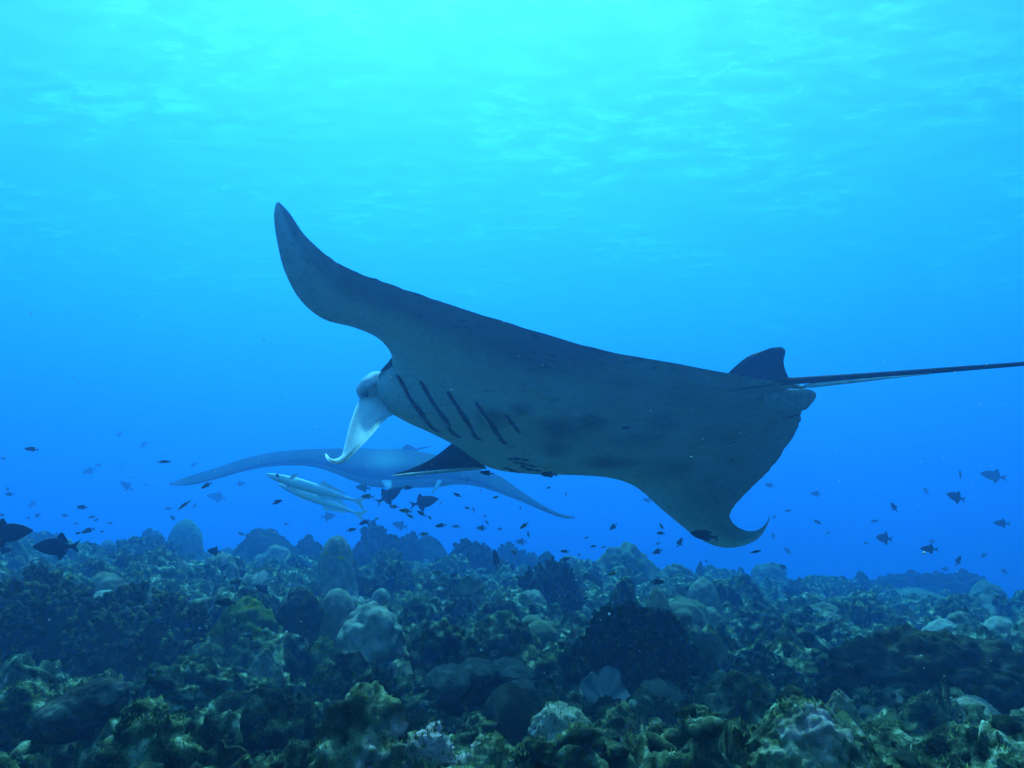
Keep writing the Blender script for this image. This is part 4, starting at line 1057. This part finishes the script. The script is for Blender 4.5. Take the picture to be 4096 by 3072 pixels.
# ------------------------------------------------------------------ fish
def loft_fish(prof, thick, n=16, seg=12, x0=-0.5, x1=0.36):
    """fish body, head towards -x; prof = (t, upper, lower) rows"""
    pr = np.array(prof, float)
    t = 0.5 - 0.5 * np.cos(np.linspace(0, math.pi, n))
    up = np.interp(t, pr[:, 0], pr[:, 1]); lo = np.interp(t, pr[:, 0], pr[:, 2])
    x = x0 + (x1 - x0) * t
    V = []
    for k in range(n):
        c = (up[k] - lo[k]) / 2; h = max((up[k] + lo[k]) / 2, 0.002)
        wd = max(h * thick * (1.15 - 0.5 * t[k]), 0.0015)
        for s in range(seg):
            q = 2 * math.pi * s / seg
            V.append((x[k], wd * math.cos(q), c + h * math.sin(q)))
    F = [tuple(q) for q in grid_faces(n, seg, True)]
    F.append(tuple(range(seg))[::-1]); F.append(tuple((n - 1) * seg + s for s in range(seg)))
    return V, F
def fin_poly(poly, th=0.010, y=0.0):
    n = len(poly)
    V = [(x, y - th / 2, z) for x, z in poly] + [(x, y + th / 2, z) for x, z in poly]
    F = [tuple(range(n)), tuple(range(2 * n - 1, n - 1, -1))] + [(k, (k + 1) % n, (k + 1) % n + n, k + n) for k in range(n)]
    return V, F
def side_fin(x, z, l, h, th=0.008, s=1, y=0.05):
    V = [(x, s * y, z), (x + l * .5, s * (y + .05), z - h * .3), (x + l, s * (y + .10), z - h), (x + l * .25, s * (y + .04), z - h * .8)]
    V += [(a, b + th, c) for a, b, c in V]
    return V, [(0, 1, 2, 3), (7, 6, 5, 4)] + [(k, (k + 1) % 4, (k + 1) % 4 + 4, k + 4) for k in range(4)]
def join_l(parts):
    V, F = [], []
    for v, f in parts:
        n = len(V); V += list(v); F += [tuple(i + n for i in q) for q in f]
    return V, F
SPEC = {}
SPEC['damsel'] = dict(
    body=loft_fish([(0, .01, .01), (.08, .065, .055), (.22, .125, .115), (.42, .155, .150), (.62, .125, .125), (.82, .060, .060), (1, .036, .036)], 0.42),
    tail_fin=fin_poly([(.34, .03), (.42, .07), (.52, .125), (.47, .05), (.44, 0), (.47, -.05), (.52, -.12), (.42, -.07), (.34, -.03)]),
    dorsal_fin=fin_poly([(-.22, .11), (-.10, .185), (.05, .195), (.18, .185), (.27, .11), (.2, .08), (-.1, .12)]),
    anal_fin=fin_poly([(.0, -.13), (.10, -.185), (.2, -.16), (.27, -.08), (.15, -.08)]),
    pectoral_fin=side_fin(-.2, -.01, .16, .05, s=1), pectoral_fin2=side_fin(-.2, -.01, .16, .05, s=-1))
SPEC['wrasse'] = dict(
    body=loft_fish([(0, .006, .006), (.1, .045, .04), (.3, .085, .08), (.5, .09, .09), (.75, .06, .06), (1, .03, .03)], 0.55),
    tail_fin=fin_poly([(.34, .025), (.48, .075), (.47, 0), (.48, -.075), (.34, -.025)]),
    dorsal_fin=fin_poly([(-.2, .075), (-.12, .12), (.2, .105), (.28, .055), (.1, .06)]),
    anal_fin=fin_poly([(.02, -.08), (.1, -.115), (.25, -.085), (.28, -.05)]),
    pectoral_fin=side_fin(-.2, -.01, .12, .04, s=1, y=.04), pectoral_fin2=side_fin(-.2, -.01, .12, .04, s=-1, y=.04))
SPEC['trigger'] = dict(
    body=loft_fish([(0, .012, .012), (.06, .05, .05), (.25, .14, .13), (.50, .20, .195), (.68, .185, .18), (.84, .085, .085), (1, .030, .030)], 0.36, x1=0.30),
    tail_fin=fin_poly([(.27, .028), (.36, .06), (.52, .17), (.43, .05), (.41, 0), (.43, -.05), (.52, -.16), (.36, -.06), (.27, -.028)]),
    dorsal_fin=fin_poly([(-.02, .17), (.06, .31), (.11, .30), (.20, .17), (.24, .07), (.10, .12)]),
    anal_fin=fin_poly([(.00, -.17), (.08, -.30), (.12, -.29), (.20, -.17), (.24, -.07), (.10, -.12)]),
    pectoral_fin=side_fin(-.2, -.01, .09, .05, s=1, y=.05), pectoral_fin2=side_fin(-.2, -.01, .09, .05, s=-1, y=.05))
SPEC['remora'] = dict(
    body=loft_fish([(0, .014, .012), (.05, .024, .024), (.15, .042, .040), (.35, .056, .054), (.55, .050, .050), (.8, .024, .025), (1, .011, .011)], 0.75, n=22, seg=16, x1=0.40),
    tail_fin=fin_poly([(.38, .014), (.43, .03), (.53, .085), (.47, .012), (.455, 0), (.47, -.012), (.53, -.08), (.43, -.03), (.38, -.014)], .006),
    dorsal_fin=fin_poly([(.00, .04), (.05, .10), (.10, .085), (.26, .048), (.30, .024), (.12, .04)], .006),
    anal_fin=fin_poly([(.02, -.045), (.07, -.09), (.12, -.075), (.27, -.045), (.30, -.022), (.12, -.04)], .006),
    pectoral_fin=side_fin(-.28, .0, .10, .07, s=1, y=.045), pectoral_fin2=side_fin(-.28, .0, .10, -.09, s=-1, y=.045))
MESH = {}
def fish_mesh(sp, p, mat, suffix=''):
    key = (sp, p, mat.name)
    if key not in MESH:
        if p == 'all':
            v, f = join_l([SPEC[sp][q] for q in ('body', 'tail_fin', 'dorsal_fin', 'anal_fin')])
        elif 'eye' in p:
            a, fa = ico(2); sg = -1 if p == 'eye' else 1
            v, f = a * 0.016 + np.array([-.395, sg * .030, .022]), fa
        else:
            v, f = SPEC[sp][p]
        me = mesh_from('fish_' + p, np.array(v), [tuple(q) for q in f], smooth=p in ('body', 'all', 'eye', 'eye2'))
        me.materials.append(mat)
        MESH[key] = me
    return MESH[key]
def fish(x, y, px, sp, depth, ang, face, yaw, mat, name, parts, finmat=None):
    if depth > 5 and sp != 'remora': depth = 5 + (depth - 5) * 2.3
    L = (px if px > 85 else px * 0.92) / FOCAL * depth / max(0.3, abs(math.cos(math.radians(yaw))))
    if parts:
        o = link(name, fish_mesh(sp, 'body', mat))
        for p in ('tail_fin', 'dorsal_fin', 'anal_fin', 'pectoral_fin', 'pectoral_fin2') + (('eye', 'eye2') if px > 65 else ()):
            m2 = M_black if 'eye' in p else (finmat or mat)
            link(p.rstrip('2'), fish_mesh(sp, p, m2), None, o)
    else:
        o = link(name, fish_mesh(sp, 'all', mat))
    o.location = tuple(at(x, y, depth))
    R = Matrix.Rotation(math.radians(ang if face == 'L' else -ang), 4, 'Y')          # nose up in the picture
    Y = Matrix.Rotation(math.radians(yaw + (0 if face == 'L' else 180)), 4, 'Z')
    # ang > 0 lifts the nose: head is at -x, so a positive turn about +y raises it
    o.matrix_world = Matrix.Translation(o.location) @ Y @ Matrix.Rotation(math.radians(ang), 4, 'Y') @ Matrix.Scale(L, 4)
    return o
rf = random.Random(12)
D, T_, Wr = 'damsel', 'trigger', 'wrasse'
FISH = [  # x, y, length (photograph pixels), kind, distance, nose-up angle, facing, turn
    (126, 1797, 53, D, 4.6, 4, 'L', 20), (12, 1834, 30, D, 8, 0, 'R', 10), (358, 1883, 55, T_, 10.5, -20, 'L', 30), (395, 1861, 22, D, 9, 10, 'L', 40),
    (490, 1859, 20, T_, 9, 0, 'L', 60), (478, 1737, 45, T_, 12, -15, 'L', 30), (574, 1779, 50, T_, 12, 25, 'R', 20), (657, 1847, 56, Wr, 3.6, 3, 'R', 15),
    (775, 1859, 35, D, 10, -40, 'L', 10), (30, 1956, 30, T_, 7.5, -10, 'R', 40), (37, 1977, 45, D, 7, 0, 'L', 10), (130, 2015, 48, T_, 10.5, -40, 'L', 10),
    (507, 1944, 62, T_, 9.5, 35, 'L', 20), (586, 1940, 22, D, 10, -20, 'R', 10), (826, 1942, 56, D, 4.0, -24, 'L', 10), (328, 2029, 52, D, 4.6, 2, 'L', 10),
    (736, 2021, 68, Wr, 4.6, -38, 'L', 5), (673, 2034, 36, D, 9, -5, 'R', 10), (779, 2023, 34, T_, 11, -60, 'L', 10), (114, 2072, 26, D, 6.5, 0, 'L', 50),
    (149, 2062, 30, T_, 7.5, 30, 'R', 20), (260, 2062, 35, D, 7.5, 5, 'L', 10), (368, 2068, 36, D, 7.0, -10, 'L', 10), (385, 2080, 27, D, 7.0, -25, 'L', 10),
    (441, 2093, 25, D, 8.0, 12, 'L', 10), (303, 2094, 22, D, 8.0, 20, 'R', 20), (352, 2123, 58, D, 4.6, -18, 'L', 10), (311, 2133, 30, D, 5.0, 8, 'R', 20),
    (409, 2126, 22, D, 6.0, 0, 'L', 10), (8, 2061, 26, D, 6.5, 8, 'L', 20), (692, 2072, 30, T_, 6.0, 40, 'L', 20),
    (18, 2200, 60, T_, 3.6, 0, 'R', 20), (858, 2205, 72, T_, 4.4, 5, 'L', 20), (860, 1985, 66, D, 10, 0, 'L', 20),
    (962, 1935, 46, T_, 10, 8, 'R', 20), (868, 1988, 80, T_, 10.5, 12, 'L', 20), (1108, 2008, 52, D, 4.2, 18, 'R', 10), (1454, 1951, 72, T_, 6.2, 6, 'L', 15),
    (1629, 1951, 50, D, 4.2, 5, 'R', 5), (1470, 1986, 60, D, 4.2, 3, 'L', 5), (1576, 2027, 46, D, 4.4, 5, 'L', 5), (1623, 2044, 60, D, 4.2, 8, 'L', 5),
    (1686, 2054, 46, D, 4.4, 28, 'L', 10), (1719, 2071, 24, D, 4.6, 40, 'L', 20), (1641, 2065, 36, D, 4.8, 25, 'L', 10), (1312, 2065, 72, T_, 9.5, 5, 'R', 20),
    (1458, 2089, 52, D, 4.2, -25, 'L', 10), (1507, 2075, 24, D, 5.5, -15, 'L', 20), (1405, 2119, 44, D, 4.6, 10, 'R', 10), (1600, 2102, 74, T_, 9, 14, 'L', 20),
    (1694, 2137, 46, D, 4.6, 4, 'R', 10), (1763, 2102, 50, D, 4.4, -10, 'L', 10), (1825, 2106, 42, D, 8, 5, 'L', 10), (1926, 2112, 46, T_, 6.0, 0, 'L', 20),
    (1947, 2089, 26, D, 6.5, -50, 'R', 20), (2000, 2116, 24, T_, 8, 0, 'L', 30), (2097, 2103, 46, D, 4.4, -35, 'L', 10), (2113, 2138, 30, D, 6.5, 80, 'L', 10),
    (2085, 2167, 52, T_, 7.5, 0, 'L', 30), (1869, 2032, 26, D, 5.0, 12, 'L', 20), (1894, 2040, 28, Wr, 4.5, 76, 'L', 0), (1829, 1980, 40, D, 4.8, 25, 'L', 10),
    (1983, 1989, 30, D, 4.8, -18, 'L', 10), (1871, 1917, 24, D, 4.8, -70, 'L', 20), (1922, 1962, 14, D, 6, 70, 'L', 10), (1947, 1892, 62, D, 2.9, 6, 'L', 5),
    (2195, 1898, 76, D, 2.8, 3, 'L', 5), (2195, 1951, 22, D, 5.0, -15, 'L', 10), (1762, 2014, 14, D, 6, 50, 'R', 10), (1939, 2065, 18, D, 6, -40, 'L', 10), (2081, 2032, 18, D, 7, 80, 'R', 10),
    (2260, 2206, 40, D, 4.6, 5, 'L', 10), (2056, 2211, 34, D, 4.6, 45, 'L', 10), (2374, 2185, 28, D, 4.8, -8, 'L', 10), (2260, 2237, 48, D, 4.6, 12, 'R', 10),
    (2317, 2220, 22, D, 6.5, 40, 'L', 10), (1007, 2126, 22, D, 6.5, -40, 'L', 20), (966, 2136, 34, D, 6.8, 20, 'L', 20), (1145, 2097, 24, D, 8, 30, 'L', 20),
    (1308, 2211, 26, D, 4.4, -20, 'L', 20), (1365, 2232, 44, D, 4.2, 3, 'L', 10),
    (2506, 1712, 50, D, 2.5, 6, 'L', 5), (2617, 1471, 26, D, 2.3, -10, 'R', 10), (2928, 1771, 32, Wr, 2.6, -12, 'L', 10), (2928, 1842, 28, D, 2.6, 10, 'L', 20),
    (2817, 2142, 118, D, 3.1, 10, 'L', 8), (3079, 1941, 44, T_, 8.5, 10, 'L', 15), (3264, 1975, 46, T_, 9, 5, 'L', 20), (3151, 2043, 32, D, 8, 8, 'R', 10),
    (3096, 2068, 22, Wr, 4.0, -35, 'L', 5), (3271, 2089, 40, D, 7.5, 30, 'L', 10), (3312, 2131, 24, D, 9, -25, 'L', 20), (3093, 2144, 34, T_, 9.5, 60, 'L', 20),
    (3151, 2204, 38, T_, 9.5, 45, 'L', 20), (3023, 2207, 52, Wr, 3.8, 10, 'R', 10), (3134, 2269, 40, T_, 6.2, 40, 'L', 15), (2826, 2245, 18, D, 6, 40, 'L', 10), (3089, 2253, 20, D, 7, 5, 'L', 10),
    (3537, 2153, 34, T_, 6.0, 5, 'L', 70), (3464, 2173, 28, D, 8, 20, 'L', 20), (3499, 2084, 32, D, 7.5, -5, 'L', 20), (3576, 2029, 50, T_, 5.8, 55, 'L', 10),
    (3704, 1964, 40, T_, 9, 25, 'L', 40), (3841, 1898, 36, T_, 7.5, 10, 'L', 65), (3974, 1903, 92, T_, 7.4, 14, 'L', 20), (3824, 1988, 86, T_, 5.6, 16, 'L', 12),
    (4007, 2093, 66, T_, 6.4, 2, 'L', 15), (3717, 2196, 72, T_, 5.6, 3, 'L', 15), (3728, 2166, 42, T_, 10, 0, 'R', 20), (3833, 2243, 54, T_, 6.2, 52, 'R', 15), (3936, 2221, 30, T_, 9.5, -35, 'L', 30),
    (3781, 2277, 44, T_, 9.5, 8, 'L', 20), (4017, 2286, 40, T_, 9.0, 25, 'L', 20),
    (2453, 2107, 42, T_, 5.6, -38, 'L', 25), (2646, 2106, 34, D, 5.5, 55, 'L', 10), (2643, 2133, 38, D, 4.6, 3, 'L', 10), (2719, 2170, 44, T_, 5.5, 60, 'R', 25),
    (2630, 2206, 46, T_, 5.0, -22, 'L', 20), (2633, 2174, 28, D, 7.5, -10, 'L', 20), (2414, 2189, 26, D, 6.5, -12, 'L', 10), (2346, 2150, 22, D, 7, -20, 'L', 10),
    (2590, 2001, 42, T_, 9.5, 15, 'L', 20), (2264, 1977, 22, D, 8, 80, 'L', 10),
    (1050, 2357, 66, T_, 3.6, 30, 'L', 30), (902, 2411, 88, D, 2.6, 3, 'L', 8), (2452, 2294, 44, D, 4.0, -15, 'L', 10), (1983, 2240, 50, T_, 4.8, 75, 'L', 60),
    (1752, 2290, 50, D, 4.2, 6, 'L', 10), (2344, 2392, 26, D, 3.4, -20, 'L', 20), (2629, 2328, 64, D, 3.8, 2, 'R', 10), (560, 2290, 36, D, 4.3, 0, 'L', 20),
]
AREA = [  # x0, x1, y0, y1, words
    (2380, 3000, 1400, 1880, 'passing before the large manta'), (2700, 2900, 2100, 2170, 'against the large manta\'s lower wing tip'), (1900, 2240, 1870, 1925, 'touching the large manta\'s belly line'),
    (0, 450, 1700, 1925, 'high in the blue at far left'), (0, 450, 1925, 2045, 'above the big triggerfish at left'), (0, 450, 2045, 2300, 'skimming the reef at far left'),
    (450, 800, 1700, 1965, 'beyond the distant manta\'s long wing tip'), (450, 840, 1965, 2110, 'above the thimble-shaped dome'),
    (800, 1230, 1880, 2150, 'between thimble-shaped dome and white remoras'), (1230, 1540, 1900, 2150, 'beside the white remoras\' tails'),
    (1540, 1800, 1900, 2160, 'beneath the distant manta\'s head'), (1800, 2020, 1900, 2150, 'beneath the distant manta\'s short wing'),
    (2020, 2340, 1900, 2180, 'in the gap beneath the large manta'), (2020, 2420, 2180, 2260, 'over the crest left of the knobbly tower'), (2340, 2690, 1950, 2220, 'over the knobbly tower'),
    (2690, 3060, 1950, 2280, 'around the curled wing tip'), (3000, 3420, 1880, 2300, 'right of the curled wing tip'),
    (3420, 3640, 1900, 2300, 'in open water midway to the right edge'), (3640, 3880, 1850, 2300, 'in open water near the right edge'), (3880, 4096, 1850, 2300, 'at the right edge of the water'),
    (0, 4096, 2180, 3000, 'hovering low over the corals')]
def words(x, y, px, dp, ang, face, yaw, sp):
    size = 'tiny' if px < 27 else 'small' if px < 48 else 'medium'
    tone = 'dark' if dp < 5 else 'bluish' if dp < 8.2 else 'faint hazy'
    shape = {'damsel': 'oval fish', 'wrasse': 'slender fish', 'trigger': 'triggerfish'}[sp]
    if abs(yaw) > 55: pose = 'seen end-on'
    elif ang > 50: pose = 'standing nose-up'
    elif ang < -50: pose = 'standing nose-down'
    elif ang > 22: pose = 'climbing'
    elif ang < -17: pose = 'diving'
    else: pose = 'heading'
    if 'end' not in pose and 'standing' not in pose: pose += ' left' if face == 'L' else ' right'
    for a in AREA:
        if a[0] <= x <= a[1] and a[2] <= y <= a[3]:
            return '%s %s %s %s' % (size, tone, shape, pose), a[4]
    return '%s %s %s %s' % (size, tone, shape, pose), 'in open water'
labs = {}
for k, (x, y, px, sp, dp, ang, face, yaw) in enumerate(FISH):
    labs.setdefault(words(x, y, px, dp, ang, face, yaw, sp), []).append((x, k))
ORD = ['leftmost', 'second from left', 'third from left', 'fourth from left', 'fifth from left', 'sixth from left']
FLAB = {}
for (a, b), L_ in labs.items():
    L_.sort()
    for r_, (x, k) in enumerate(L_):
        FLAB[k] = a + ' ' + b if len(L_) == 1 else '%s, %s %s' % (a, 'rightmost' if r_ == len(L_) - 1 else ORD[r_], b)
for k, (x, y, px, sp, dp, ang, face, yaw) in enumerate(FISH):
    mat = M_fishblue if sp == T_ else (M_fishbrown if rf.random() < 0.35 and dp < 6 else M_fishdark)
    if (x, y) in ((1365, 2232), (1308, 2211), (560, 2290)): mat = M_fishyel
    if sp != 'wrasse': yaw = yaw * rf.choice((-1, 1))
    o = fish(x, y, px, sp, dp, ang, face, yaw, mat, {'damsel': 'reef_fish', 'wrasse': 'slender_fish', 'trigger': 'triggerfish'}[sp], px >= 44)
    tag(o, FLAB[k], 'fish', 'fish swimming over the reef')
# larger, distinctive ones
o = fish(226, 2186, 178, T_, 2.9, 0, 'L', 8, M_fishblue, 'triggerfish', True); tag(o, 'big dark triggerfish facing left, in full view at the left of the reef', 'fish', 'fish swimming over the reef')
o = fish(28, 2132, 190, T_, 2.9, 6, 'R', 10, M_fishblue, 'triggerfish', True); tag(o, 'big dark triggerfish facing right, cut by the left edge of the picture', 'fish', 'fish swimming over the reef')
o = fish(1556, 1982, 118, T_, 5.2, 32, 'R', 15, M_fishblue, 'triggerfish', True); tag(o, 'dark triggerfish with spread fins climbing right under the distant manta, left of two', 'fish', 'fish swimming over the reef')
o = fish(1696, 2008, 116, T_, 5.2, 14, 'R', 15, M_fishblue, 'triggerfish', True); tag(o, 'dark triggerfish with spread fins under the distant manta, right of two', 'fish', 'fish swimming over the reef')
o = fish(1264, 1956, 402, 'remora', 5.2, 16, 'L', 8, M_remora, 'remora', True); tag(o, 'upper of two long white remoras swimming side by side', 'fish', 'pair of white remoras')
o = fish(1288, 2002, 360, 'remora', 5.6, 20, 'L', 8, M_remora, 'remora', True); tag(o, 'lower of two long white remoras, partly behind the other', 'fish', 'pair of white remoras')
# drifting specks close to the lens
rs = np.random.RandomState(5)
a, fa = ico(1)
parts = []
for _ in range(420):
    c = at(rs.uniform(-200, 4300), rs.uniform(1250, 2700), rs.uniform(1.2, 4.0))
    parts.append((a * rs.uniform(0.0006, 0.0016) * (1 if rs.rand() > 0.06 else 1.8) + c, fa))
v, f = merge(parts)
o = link('marine_snow', mesh_from('marine_snow', v, f), M_white)
o['kind'] = 'stuff'; o['label'] = 'pale specks drifting in the water'
